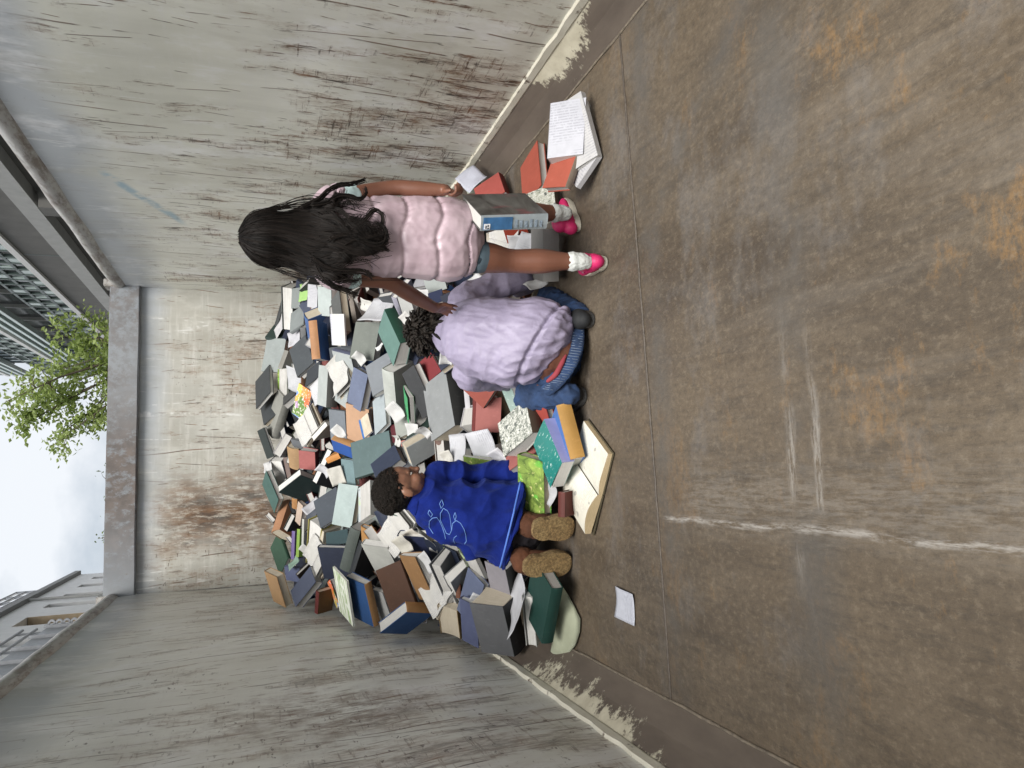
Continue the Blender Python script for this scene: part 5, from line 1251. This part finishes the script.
# the big book in her right hand
s0 = on_y(480.5, 223.2, 2.25); s1 = on_y(547, 221, 2.25); Y_ = (s0-s1); Lb_ = Y_.length; Y_.normalize()
X_ = Vector((.13, .16, -.03)); X_ = (X_-Y_*X_.dot(Y_)).normalized(); Z_ = X_.cross(Y_); Tb = .052
if Z_.dot(CAM-s0) < 0: Z_ = -Z_
O_ = s1+Z_*(Tb/2)
if X_.cross(Y_).dot(Z_) < 0: O_ = O_+Y_*Lb_; Y_ = -Y_
Mb = Matrix(((X_.x, Y_.x, Z_.x, O_.x), (X_.y, Y_.y, Z_.y, O_.y), (X_.z, Y_.z, Z_.z, O_.z), (0, 0, 0, 1)))
hb = make_book(Mb, .215, Lb_, Tb, '#55585a', '#9fa8ac', 'photo', 'big dark picture book hanging from the standing girl\'s right hand', random.Random(3), False, None, 0.0, 0)
def patch(name, parent, M, x, y0, y1, z0, z1, mat, t=.0012):      # flat printed field on a book's spine
    V, F = [], []; box_geo(V, F, x-t, x, y0, y1, z0, z1); o = mesh_obj(name, V, F, mat); o.parent = parent; return o
sgn = 1 if (Mb.to_3x3() @ Vector((0, 1, 0))).z > 0 else -1       # is local +Y the top of the spine?
def yy_(a, b): return (Lb_*a, Lb_*b) if sgn < 0 else (Lb_*(1-b), Lb_*(1-a))
xs = -.0015-Tb*.10
ya, yb = yy_(.03, .46); patch('spine_field', hb, Mb, xs-.0004, ya, yb, -Tb*.9, -Tb*.1, simple('spine_blue', lin('#3b6690'), .4, 40, .25, 0))
ya, yb = yy_(.04, .13); patch('emblem', hb, Mb, xs-.0020, ya, yb, -Tb*.85, -Tb*.50, simple('emblem_white', (.75, .76, .78), .5, 200, .25, 0))
for a, b_, c0, c1 in ((.06, .075, .60, .80), (.09, .105, .55, .68), (.09, .115, .74, .82)):
    ya, yb = yy_(a, b_); patch('emblem_mark', hb, Mb, xs-.0034, ya, yb, -Tb*c1, -Tb*c0, simple('emblem_dark', (.05, .06, .08), .5, 40, .1, 0))
for k in range(6):
    ya, yb = yy_(.50+.075*k, .54+.075*k); patch('spine_line', hb, Mb, xs-.0004, ya, yb, -Tb*.82, -Tb*(.30+.05*(k % 3)), simple('spine_print', lin('#7d8a96'), .5, 120, .5, 0))

# ---------------------------------------------------------------- crouching child in the lilac jacket
B = Blob(); Q = on_y
hd2 = B.head(Q(434, 331, 2.99), (-.12, .80, -.58), (-.05, .58, .80), .088)
B.chain([Q(445, 334, 2.93), Q(458, 336, 2.86)], [.040, .045])
sp = [Q(462, 337, 2.84), Q(490, 340, 2.77), Q(520, 343, 2.71), Q(545, 347, 2.66), Q(555, 349, 2.65)]
B.chain(sp, [.08, .10, .105, .106, .094], [1.25, 1.2, 1.2, 1.22, 1.2], axis=RT)
hr2, hl2 = Q(556, 325, 2.68), Q(550, 372, 2.68); kr2, kl2 = Q(548, 300, 2.93), Q(527, 396, 2.90); ar2, al2 = Q(578, 316, 2.60), Q(569, 394, 2.60)
B.chain([hr2, kr2, ar2], [.06, .05, .026]); B.chain([hl2, kl2, al2], [.06, .05, .026])
shr, shl = Q(466, 300, 2.87), Q(470, 374, 2.88); er, el_ = Q(510, 280, 2.90), Q(515, 378, 3.0); wr, wl_ = Q(522, 290, 3.08), Q(505, 360, 3.16)
B.chain([shr, er, wr], [.04, .034, .024]); B.chain([shl, el_, wl_], [.04, .034, .024])
B.hand(wr, wr-er+Vector((0, .05, -.05)), (0, 0, -1), (-1, 0, 0), .045); B.hand(wl_, wl_-el_+Vector((0, .05, -.05)), (0, 0, -1), (1, 0, 0), .045)
kid = B.build('person', M_SK_G, .0048, 4)
tag(kid, 'crouching child in lilac jacket and blue jeans with short dark twists, seen from behind', 'person')
eyes(hd2, kid)
n = NT('lilac_padded_nylon'); f = n.noise(10, 4); fold = n.noise(1.0, 4, .62, n.mapv((26, 16, 16), (0, .3, .4)))
M_LILAC = n.done(n.ramp(f, .3, .7, lin('#867e95'), lin('#9c94ab')), .55, n.bump(n.math('ADD', fold, n.math('MULTIPLY', n.noise(90, 3), .15)), .35, .012))
S = Blob()
S.chain([Q(453, 334, 2.87), Q(463, 335, 2.83), Q(480, 338, 2.77), Q(502, 341, 2.715), Q(522, 343, 2.67), Q(533, 343.5, 2.65)], [.072, .106, .125, .132, .138, .130], [1.15, 1.28, 1.26, 1.26, 1.30, 1.30], axis=(RT+UP*.18).normalized())
S.chain([Q(468, 312, 2.84), shr, shr.lerp(er, .5), er, er.lerp(wr, .6)], [.075, .068, .062, .054, .046])
S.chain([Q(474, 362, 2.84), shl, shl.lerp(el_, .5), el_, el_.lerp(wl_, .6)], [.075, .066, .060, .052, .046])
S.chain([Q(449, 333, 2.90), Q(453, 335, 2.88)], [.066, .072], [1.15, 1.2], axis=RT)
axis2 = (sp[0]-sp[3]).normalized(); hem0 = sp[3]
def puffy(co, no):
    out = co.copy()
    for i in range(len(co)):
        p = Vector(co[i]); h_ = (p-hem0).dot(axis2); lat = (p-hem0).dot(RT); dep = (p-hem0).dot(axis2.cross(RT))
        out[i] -= np.array(axis2)*(.42*lat*max(0, min(1, 1-(h_-.02)/.22)))
        soft = mnoise.noise(Vector((p.x*6, p.y*5, p.z*6)))
        gath = 1-abs(mnoise.noise(Vector((lat*20+h_*7, dep*16, h_*4.5))))*2.3     # gathers rising from the hem
        gath2 = 1-abs(mnoise.noise(Vector((lat*38-h_*10, dep*24, h_*9+3))))*2.2
        arm = 1-abs(mnoise.noise(Vector((lat*9+h_*16, dep*9, h_*14-lat*8+7))))*2.3   # creases pulled towards the armpits
        lo = max(0, min(1, 1-(h_-.02)/.17)); hi_ = max(0, min(1, (h_-.08)/.10))
        out[i] += no[i]*(.006*soft + (.0085*gath+.0042*gath2)*lo + (.0052*arm+.0018*gath2)*hi_ - .014*max(0, 1-abs(h_-.012)/.014))
    return out
jk = S.build('jacket', M_LILAC, .0048, 3, kid, puffy)
# ribbed hem band
S = Blob(); S.chain([Q(530, 344, 2.67), Q(539, 345, 2.655)], [.128, .119], [1.30, 1.30], axis=(RT+UP*.18).normalized())
def tilt_hem(co, no):
    out = wrinkle(.0025, (60, 60, 60), 4)(co, no); lat = (co-np.array(hem0))@np.array(RT)
    return out - np.array(axis2)[None, :]*(.42*lat)[:, None]
S.build('jacket_hem', cloth('lilac_rib', '#78718a', .75, 200), .0045, 2, kid, tilt_hem)
M_JEAN = cloth('blue_denim', '#22385a', .85, 420, .4, .35)
S = Blob()
S.chain([Q(557, 349, 2.685), Q(562, 350, 2.70)], [.104, .098], [1.25, 1.22], axis=RT)
S.chain([hr2+Vector((0, 0, -.02)), kr2, ar2+Vector((0, -.01, .0))], [.070, .060, .046]); S.chain([hl2+Vector((0, 0, -.015)), kl2, al2], [.074, .062, .044])
S.build('jeans', M_JEAN, .0048, 3, kid, wrinkle(.006, (24, 24, 24), 2))
# waistband arc with stitching behind the bare back, and the red undershirt edge
wb = []; wb2 = []; rb = []
for px, py, yv in ((573, 303, 2.645), (577, 319, 2.585), (578, 336, 2.553), (576, 351, 2.543), (569, 367, 2.548), (558, 381, 2.57), (546, 391, 2.61)):
    wb.append(Q(px, py, yv)); wb2.append(Q(px-4, py, yv-.004))
S = Blob(); S.chain(wb, [.011]*7, [2.3]*7, axis=axis2, seg=14); S.build('waistband', M_JEAN, .0035, 2, kid, wrinkle(.002, (60, 60, 30), 3))
st = []
for k in range(len(wb)-1):
    for j in range(6):
        a = wb[k].lerp(wb[k+1], j/6); toc = (CAM-a).normalized(); c_ = a+toc*.0115; st.append(([c_+axis2*.020, c_-axis2*.020], .0011))
tubes('stitching', st, simple('pale_thread', (.16, .20, .27), .8, 30, .1, 0), kid, 4)
S = Blob(); S.chain([Q(548, 381, 2.585), Q(556, 374, 2.560), Q(562, 363, 2.552), Q(566, 355, 2.552)], [.008, .011, .010, .005], seg=10); S.build('undershirt_edge', cloth('red_cotton', '#8a343d', .85), .004, 2, kid)
M_BLKSHOE = cloth('black_boot', '#15171a', .75, 200, .25, .2); M_BLKSOLE = simple('black_rubber', (.055, .055, .055), .7, 30, .3, .1)
f1 = on_z(594, 320, .002); f2 = on_z(586, 394, .002)
shoe('shoe', f1, (.25, 1, 0), .18, (M_BLKSHOE, M_BLKSOLE), kid, h=.075, hi=-1, w=.040); shoe('shoe', f2, (-.15, 1, 0), .19, (M_BLKSHOE, M_BLKSOLE), kid, h=.080, hi=-1, w=.046)
# short twists
hc, hf, hu, hr, hh = hd2; rk = random.Random(4)
S = Blob(); S.ell(hc-hf*.018+hu*.016, .080, .090, .082, hr, hf, hu); S.build('hair', M_HAIR_B, .005, 2, kid, wrinkle(.006, (60, 60, 60), 2))
paths = []
crown = -hf*.75+hu*.66
for i in range(300):
    a = rk.uniform(0, 6.28); e = math.acos(rk.uniform(-.1, 1)); t1 = crown.orthogonal().normalized(); t2 = crown.cross(t1).normalized()
    d = crown*math.cos(e)+(t1*math.cos(a)+t2*math.sin(a))*math.sin(e); p = hc-hf*.018+hu*.016+Vector((d.x*.082, d.y*.088, d.z*.083))
    away = (d-crown*d.dot(crown)*.7).normalized(); L = rk.uniform(.018, .034); pts = [p]
    for k in range(1, 7): pts.append(p+d*(.007*math.sin(k/6*2.9))+away*(L*k/6)+Vector((rk.gauss(0, .0025), rk.gauss(0, .0025), rk.gauss(0, .0025)-.0012*k)))
    paths.append((pts, [.0042, .0048, .0042, .0045, .0038, .0034, .0015]))
for px, py in ((455, 326), (457, 333), (453, 341), (458, 318), (451, 347), (449, 320)):
    e = Q(px+rk.uniform(-1, 3), py, 2.80); s = hc-hf*.06+hu*.0; paths.append(([s, s.lerp(e, .5)+Vector((0, -.02, .02)), e], [.008, .007, .003]))
tubes('twists', paths, M_HAIR_B, kid, 6)

# ---------------------------------------------------------------- boy in the blue fleece
B = Blob()
hd3 = B.head(Q(402, 487, 3.08), (.90, -.14, -.38), (.38, -.04, .92), .100)
B.chain([Q(414, 495, 3.10), Q(428, 499, 3.08)], [.042, .048])
bsp = [Q(434, 503, 3.07), Q(455, 507, 3.04), Q(485, 515, 3.0), Q(512, 522, 2.97)]
B.chain(bsp, [.058, .072, .082, .09], [1.2, 1.2, 1.15, 1.15], axis=RT)
bsr, bsl = Q(440, 480, 3.10), Q(444, 528, 3.06); ber, bel = Q(480, 474, 3.10), Q(476, 545, 3.08); bwr, bwl = Q(517, 475, 3.02), Q(480, 530, 3.2)
B.chain([bsr, ber, bwr], [.026, .025, .021]); B.chain([bsl, bel, bwl], [.026, .025, .021])
B.hand(bwr, Q(530, 477, 2.97)-bwr, (.3, .4, -.6), (-.4, .6, .2), .046, (.3, .4, .4)); B.hand(bwl, Vector((.3, .6, -.3)), (0, 0, -1), (1, 0, 0), .046)
bhr, bhl = Q(517, 512, 2.97), Q(514, 540, 2.97); bkr, bkl = Q(520, 492, 3.22), Q(512, 545, 3.24); bar, bal = Q(530, 520, 2.93), Q(526, 554, 2.93)
B.chain([bhr, bkr, bkr.lerp(bar, .5), bar], [.07, .052, .045, .036]); B.chain([bhl, bkl, bkl.lerp(bal, .5), bal], [.07, .052, .045, .036])
boy = B.build('person', M_SK_B, .0045, 4)
tag(boy, 'kneeling boy with short curly hair in royal blue fleece, in profile', 'person')
eyes(hd3, boy)
n = NT('royal_blue_fleece'); f = n.noise(16, 4, .65); w = n.noise(260, 3, .75)
n.b.inputs['Sheen Weight'].default_value = .12; n.b.inputs['Sheen Tint'].default_value = (.25, .35, .9, 1)
M_FLEECE = n.done(n.mix(n.rng(w, .35, .7, 0, .3), n.ramp(f, .3, .7, lin('#0c1856'), lin('#14246e')), lin('#22347f')), .95, n.bump(w, .5, .004), spec=.1)
S = Blob()
hem_c = Q(521, 526, 2.95)
S.chain([Q(423, 499, 3.09), Q(430, 501, 3.08), Q(445, 507, 3.055), Q(468, 513, 3.02), Q(495, 519, 2.99), hem_c], [.062, .080, .102, .118, .138, .148], [1.1, 1.14, 1.06, 1.04, 1.12, 1.24], axis=(RT+UP*.36).normalized())
S.chain([Q(440, 490, 3.08), bsr, bsr.lerp(ber, .5), ber, ber.lerp(bwr, .5), bwr], [.068, .060, .054, .050, .047, .043])
S.chain([Q(442, 520, 3.06), bsl, bsl.lerp(bel, .5), bel, bwl], [.066, .058, .052, .048, .042])
S.chain([Q(418, 497, 3.10), Q(423, 499, 3.09)], [.060, .064], [1.1, 1.1], axis=RT)
bax = (bsp[0]-bsp[3]).normalized()
def drape(co, no):
    out = co.copy()
    for i in range(len(co)):
        p = Vector(co[i]); h_ = (p-bsp[3]).dot(bax)
        q = Vector((p.x*7+p.z*5, p.y*6, p.z*5-p.x*5)); v = 1-abs(mnoise.noise(q))*2.6; w = 1-abs(mnoise.noise(q*2.4))*2.2
        out[i] += no[i]*max(-.009, .019*v+.0055*w)
        if h_ < -.005:                                           # cut the hem off straight, fabric hangs inwards
            out[i] -= np.array(bax)*(h_+.005)*.92
    return out
fl = S.build('fleece_coat', M_FLEECE, .0048, 3, boy, drape)
# light-blue piping along the hem and stitched figures on the back, laid on the cloth
dg_ = bpy.context.evaluated_depsgraph_get(); bvh = BVHTree.FromObject(fl, dg_)
def on_cloth(px, py, off=.0015):
    d = ray(px, py).normalized(); h_, nrm, _, _ = bvh.ray_cast(CAM, d)
    return None if h_ is None else h_ + (nrm if nrm.dot(d) < 0 else -nrm)*off
Zc = lambda x, y: (410+x/6.4, 460+y/6.4)
figs = [[(205, 255), (190, 280), (200, 310), (216, 288), (205, 255)], [(215, 310), (195, 340), (195, 382), (215, 425), (235, 468), (255, 476), (268, 450), (263, 400), (255, 350), (240, 322), (215, 310)],
        [(125, 320), (117, 342), (135, 364), (146, 346), (125, 320)], [(145, 370), (125, 390), (123, 428), (150, 472)], [(145, 370), (172, 366), (192, 392), (208, 428), (222, 470), (228, 505)],
        [(290, 335), (280, 360), (290, 387), (298, 360), (290, 335)], [(298, 386), (275, 405), (270, 440), (268, 452)], [(298, 386), (325, 404), (345, 440), (358, 480), (362, 520), (350, 536)], [(300, 484), (284, 496), (280, 514), (290, 532)]]
paths = []
for fg in figs:
    pts = []
    for (x0, y0), (x1, y1) in zip(fg, fg[1:]):
        for j in range(5): pts.append((x0+(x1-x0)*j/5, y0+(y1-y0)*j/5))
    pts.append(fg[-1]); P3 = [on_cloth(*Zc(*p)) for p in pts]; P3 = [p for p in P3 if p is not None]
    if len(P3) > 2: paths.append((P3, .0016))
tubes('embroidery', paths, simple('light_blue_thread', lin('#6488c4'), .7, 60, .15, 0), boy, 5)
# hem piping: boundary ring of the coat at its lowest plane
ring = []
for k in range(72):
    th = 2*math.pi*k/72; ax1 = (RT+UP*.36).normalized(); ax1 = (ax1-bax*ax1.dot(bax)).normalized(); ax2 = bax.cross(ax1)
    d = ax1*math.cos(th)+ax2*math.sin(th); o_ = bsp[3]+bax*.006
    h_, nrm, _, _ = bvh.ray_cast(o_+d*.6, -d)
    if h_ is not None: ring.append(h_+d*.001)
if len(ring) > 10: tubes('hem_piping', [(ring+[ring[0]], .0042)], cloth('light_blue_piping', '#4f74c4', .8), boy, 6)
M_PANT = cloth('dark_patterned_trousers', '#241f24', .85, 90, .6, .3)
S = Blob(); S.chain([Q(514, 528, 2.98), Q(518, 528, 2.97)], [.115, .105], [1.2, 1.15], axis=RT)
S.chain([bhr, bkr, bkr.lerp(bar, .6), bar], [.080, .062, .054, .046]); S.chain([bhl, bkl, bkl.lerp(bal, .6), bal], [.080, .062, .054, .046])
S.build('trousers', M_PANT, .005, 3, boy, wrinkle(.004, (26, 26, 26), 8))
# suede boots, toes on the floor, fuzzy soles turned to the camera
M_SUEDE = cloth('rust_brown_suede', '#4f2d19', .9, 120, .35, .5, .0); n = NT('fuzzy_tan_sole'); f = n.noise(110, 4, .8); g = n.noise(16, 3)
M_FUZZ = n.done(n.mix(n.rng(g, .35, .65), n.ramp(f, .35, .68, lin('#5a4830'), lin('#a88a5c')), n.ramp(f, .35, .68, lin('#6b5838'), lin('#b59a6c'))), .95, n.bump(f, .9, .012))
for (hx_, hy_), (tx_, ty_), ank in (((537, 531), (570, 527), Q(527, 522, 2.88)), ((528, 568), (567, 563), Q(524, 556, 2.88))):
    t_ = on_z(tx_, ty_, .018); t_.z = .018
    t_.y -= .03; h_ = Q(hx_, hy_, t_.y+.0); up_ = Vector((.22, .95, .20)); d_ = (t_-h_); Lh_ = d_.length+.02
    shoe('boot', h_-d_.normalized()*.012, d_, Lh_, (M_SUEDE, M_FUZZ), boy, up=up_, h=.085, sole=.030, w=.052)
    S = Blob(); S.chain([h_+up_.normalized()*.07+d_*.18, ank.lerp(h_+up_.normalized()*.06, .62), ank.lerp(h_+up_.normalized()*.06, .38)], [.050, .048, .050]); S.build('boot_shaft', M_SUEDE, .0048, 2, boy, wrinkle(.003, (40, 40, 40), 6))
# curls
hc, hf, hu, hr, hh = hd3; rk = random.Random(9)
S = Blob(); S.ell(hc-hf*.026+hu*.024, .080, .094, .082, hr, hf, hu); S.build('hair', M_HAIR_B, .005, 2, boy, wrinkle(.006, (70, 70, 70), 1))
paths = []
for i in range(2600):
    while True:
        d = Vector((rk.gauss(0, 1), rk.gauss(0, 1), rk.gauss(0, 1))).normalized(); fy, uz, sx = d.dot(hf), d.dot(hu), d.dot(hr)
        if uz > .10+.25*max(0, fy) - .55*max(0, -fy-.1) and not (fy > .80 and uz < .5): break
    p = hc-hf*.026+hu*.024+hr*(sx*.081)+hf*(fy*.094)+hu*(uz*.083); t1 = d.orthogonal().normalized(); t1.rotate(Matrix.Rotation(rk.uniform(0, 6.28), 3, d)); t2 = d.cross(t1)
    rr = rk.uniform(.003, .006); L = rk.uniform(.006, .014); ph = rk.uniform(0, 6.28)
    pts = [p+d*(L*k/8-.003)+t1*(rr*math.cos(ph+k*.9))+t2*(rr*math.sin(ph+k*.9)) for k in range(9)]
    paths.append((pts, [.0010]*8+[.0004]))
tubes('curls', paths, M_HAIR_B, boy, 4)

# ================================================================== things lying on the floor
# open cream book in front of the heap
def floor_pt(px, py, z=.004): return on_z(px, py, z)
def open_book():
    g0, g1 = floor_pt(574, 460, .03), floor_pt(597, 495, .03)          # the gutter
    e = empty('book', (g0+g1)/2, 'open cream-paged book lying face up on the floor before the heap', 'book', 'books lying on the container floor')
    ax = (g1-g0); Lb = ax.length; ax.normalize(); side = Vector((0, 0, 1)).cross(ax).normalized()
    n = NT('cream_book_page'); x, y, z = n.sep()[:3]
    a_ = n.math('ADD', n.math('MULTIPLY', x, side.x), n.math('MULTIPLY', y, side.y)); b_ = n.math('ADD', n.math('MULTIPLY', x, ax.x), n.math('MULTIPLY', y, ax.y))
    ln_ = n.rng(n.math('FRACT', n.math('MULTIPLY', b_, 110)), .45, .55); wd = n.noise(70, 2); m_ = n.math('MULTIPLY', n.math('MULTIPLY', ln_, n.rng(wd, .42, .5)), n.rng(n.noise(9, 1), .4, .5))
    spot = n.rng(n.noise(26, 1), .70, .74)
    col = n.mix(n.math('MULTIPLY', m_, .28), n.ramp(n.noise(6, 3), .3, .7, (.62, .59, .50), (.72, .70, .62)), (.25, .23, .20)); col = n.mix(n.math('MULTIPLY', spot, .6), col, (.2, .2, .2))
    mp = n.done(col, .8); mcov = cover_mat('#57503f'); medge = page_mat('page_edges_tan', (.42, .32, .18), (.60, .48, .30))
    for s, Wd, hgt, lift in ((1, .175, .013, 0.0), (-1, .175, .018, .020)):
        V, F, MI = [], [], []; N = 14
        for j in (0, 1):
            for k in range(N+1):
                t = k/N; arch = .014*math.sin(min(1, t*2.2)*math.pi*.5)*(1-t*.55)+lift*math.sin(t*math.pi*.8)*1.0
                p = g0+ax*(Lb*j)+side*(s*Wd*t); V.append((p.x, p.y, .010+hgt*(1-.3*t)+arch)); V.append((p.x, p.y, .008+(lift*.45*t)))
        o_ = 2*(N+1)
        for k in range(N):
            a = 2*k
            F += [(a, a+2, o_+a+2, o_+a), (a+1, o_+a+1, o_+a+3, a+3), (a, a+1, a+3, a+2), (o_+a, o_+a+2, o_+a+3, o_+a+1)]; MI += [0, 1, 1, 1]
        a = 2*N; F.append((a, a+1, o_+a+1, o_+a)); MI.append(1)
        mesh_obj('page_block', V, F, [mp, medge], e, midx=MI)
        V, F = [], []
        q = [g0-ax*.006+side*(s*.002), g1+ax*.006+side*(s*.002), g1+ax*.006+side*(s*(Wd+.006)), g0-ax*.006+side*(s*(Wd+.006))]
        V = [(p.x, p.y, .004) for p in q]+[(p.x, p.y, .0075) for p in q]; F = [(3, 2, 1, 0), (4, 5, 6, 7)]+[(k, (k+1) % 4, 4+(k+1) % 4, 4+k) for k in range(4)]
        mesh_obj('cover', V, F, mcov, e)
open_book()
def splayed(px, py, lift, ang, L, W, label, ccol, seed):
    """a book lying open on the heap, its leaves fanned to both sides"""
    t, dr = pile_hit(px, py); c = CAM+dr*(t-lift); rnd = random.Random(seed)
    nrm = Vector((rnd.uniform(-.15, .15), -.42, .9)).normalized(); ax = Vector((math.cos(ang), math.sin(ang), 0)); ax = (ax-nrm*ax.dot(nrm)).normalized(); sd = nrm.cross(ax)
    M = Matrix(((sd.x, ax.x, nrm.x, c.x), (sd.y, ax.y, nrm.y, c.y), (sd.z, ax.z, nrm.z, c.z), (0, 0, 0, 1)))
    e = bpy.data.objects.new('book', None); C.objects.link(e); e.empty_display_size = .05; e.matrix_world = M; tag(e, label, 'book', 'books heaped in the container')
    def leafset(name, mat, prof):
        V, F = [], []; N = len(prof)
        for j in (0, 1):
            for (x, zt, zb) in prof: V.append((x, (j-.5)*L, zt)); V.append((x, (j-.5)*L, zb))
        o_ = 2*N
        for k in range(N-1):
            a = 2*k; F += [(a, a+2, o_+a+2, o_+a), (a+1, o_+a+1, o_+a+3, a+3), (a, a+1, a+3, a+2), (o_+a, o_+a+2, o_+a+3, o_+a+1)]
        F += [(0, o_, o_+1, 1), (2*N-2, 2*N-1, o_+2*N-1, o_+2*N-2)]
        me = bpy.data.meshes.new(name); me.from_pydata(V, [], F); me.materials.append(mat); me.update(); o = bpy.data.objects.new(name, me); C.objects.link(o); o.parent = e
    for s in (-1, 1):
        th = rnd.uniform(.012, .022)
        leafset('page_block', PAGES[rnd.choice((0, 1))], [(s*W*q/10, th*(1-.25*q/10)+.012*math.sin(min(1, q/4)*1.57)*(1-q/14), .001) for q in range(11)])
        leafset('cover', cover_mat(ccol), [(s*(W+.005)*q/4, -.0, -.003) for q in range(5)])
        for m in range(3):          # leaves lifting off the block
            b_ = rnd.uniform(.25, .9); h0 = th+.006+.004*m
            leafset('leaf', cover_mat('#e2e0da', 'text'), [(s*W*(q/8)*(1-.12*b_*q/8), h0+.055*b_*(q/8)**1.6+.008*math.sin(q*.7), h0+.055*b_*(q/8)**1.6+.008*math.sin(q*.7)-.0006) for q in range(9)])
splayed(402, 528, .08, .9, .19, .125, 'splayed open book with fanned leaves behind the boy\'s neck', '#2a3040', 1)
splayed(444, 588, .07, .9, .19, .12, 'splayed open book with lifting pages left of the blue fleece', '#4a5060', 2)
splayed(345, 375, .07, 1.9, .19, .125, 'splayed open book in the upper middle of the heap', '#7a7f80', 3)
splayed(312, 425, .07, .6, .19, .125, 'splayed open book high on the heap above the pink hardcover', '#5a4a40', 4)
splayed(508, 243, .08, 1.2, .2, .13, 'splayed open book between the standing girl\'s legs', '#7a3028', 5)
splayed(322, 556, .06, 2.4, .19, .12, 'splayed open book beside the navy hardcover on the left', '#33405a', 6)
# white sheet alone on the floor
P0, P1, P2 = floor_pt(616, 586, .006), floor_pt(616, 616, .006), floor_pt(634, 592, .006)
sheet(P0, P1-P0, P2-P0, Vector((0, 0, 1)), '#dfe2ee', 'text', 'single white sheet lying alone on the brown floor', random.Random(2), .006)
# pale endpaper cover bowed over the floor at the left wall
def bowed():
    rim = [(563, 588), (568, 596), (574, 607), (579.5, 619), (579, 632), (575, 645), (566, 657), (556, 666), (546.5, 672)]; N = 8; V, F = [], []
    a0, a1 = on_z(563, 588, .05), on_z(546, 673, .03)
    for k, (px, py) in enumerate(rim):
        t = k/(len(rim)-1); a = a0.lerp(a1, t); b = on_z(px, py, .012)
        if k == 0: b = a+(b-a)*.02
        for j in range(N+1):
            s = j/N; p = a.lerp(b, s); p.z += .016*math.sin(s*math.pi)*(math.sin(math.pi*t))
            V.append(p)
    M_ = N+1; n0 = len(V)
    for v in V[:n0]: V.append(Vector((v.x, v.y, v.z-.003)))
    for k in range(len(rim)-1):
        for j in range(N):
            a = k*M_+j; F += [(a, a+1, a+M_+1, a+M_), (n0+a, n0+a+M_, n0+a+M_+1, n0+a+1)]
    for k in range(len(rim)-1):
        for j in (0, N): a = k*M_+j; F.append((a, a+M_, n0+a+M_, n0+a))
    o = mesh_obj('book_cover', V, F, cover_mat('#c0c5ab'), smooth=True); tag(o, 'bowed pale olive board torn from a book, on the floor by the left wall', 'book cover')
bowed()
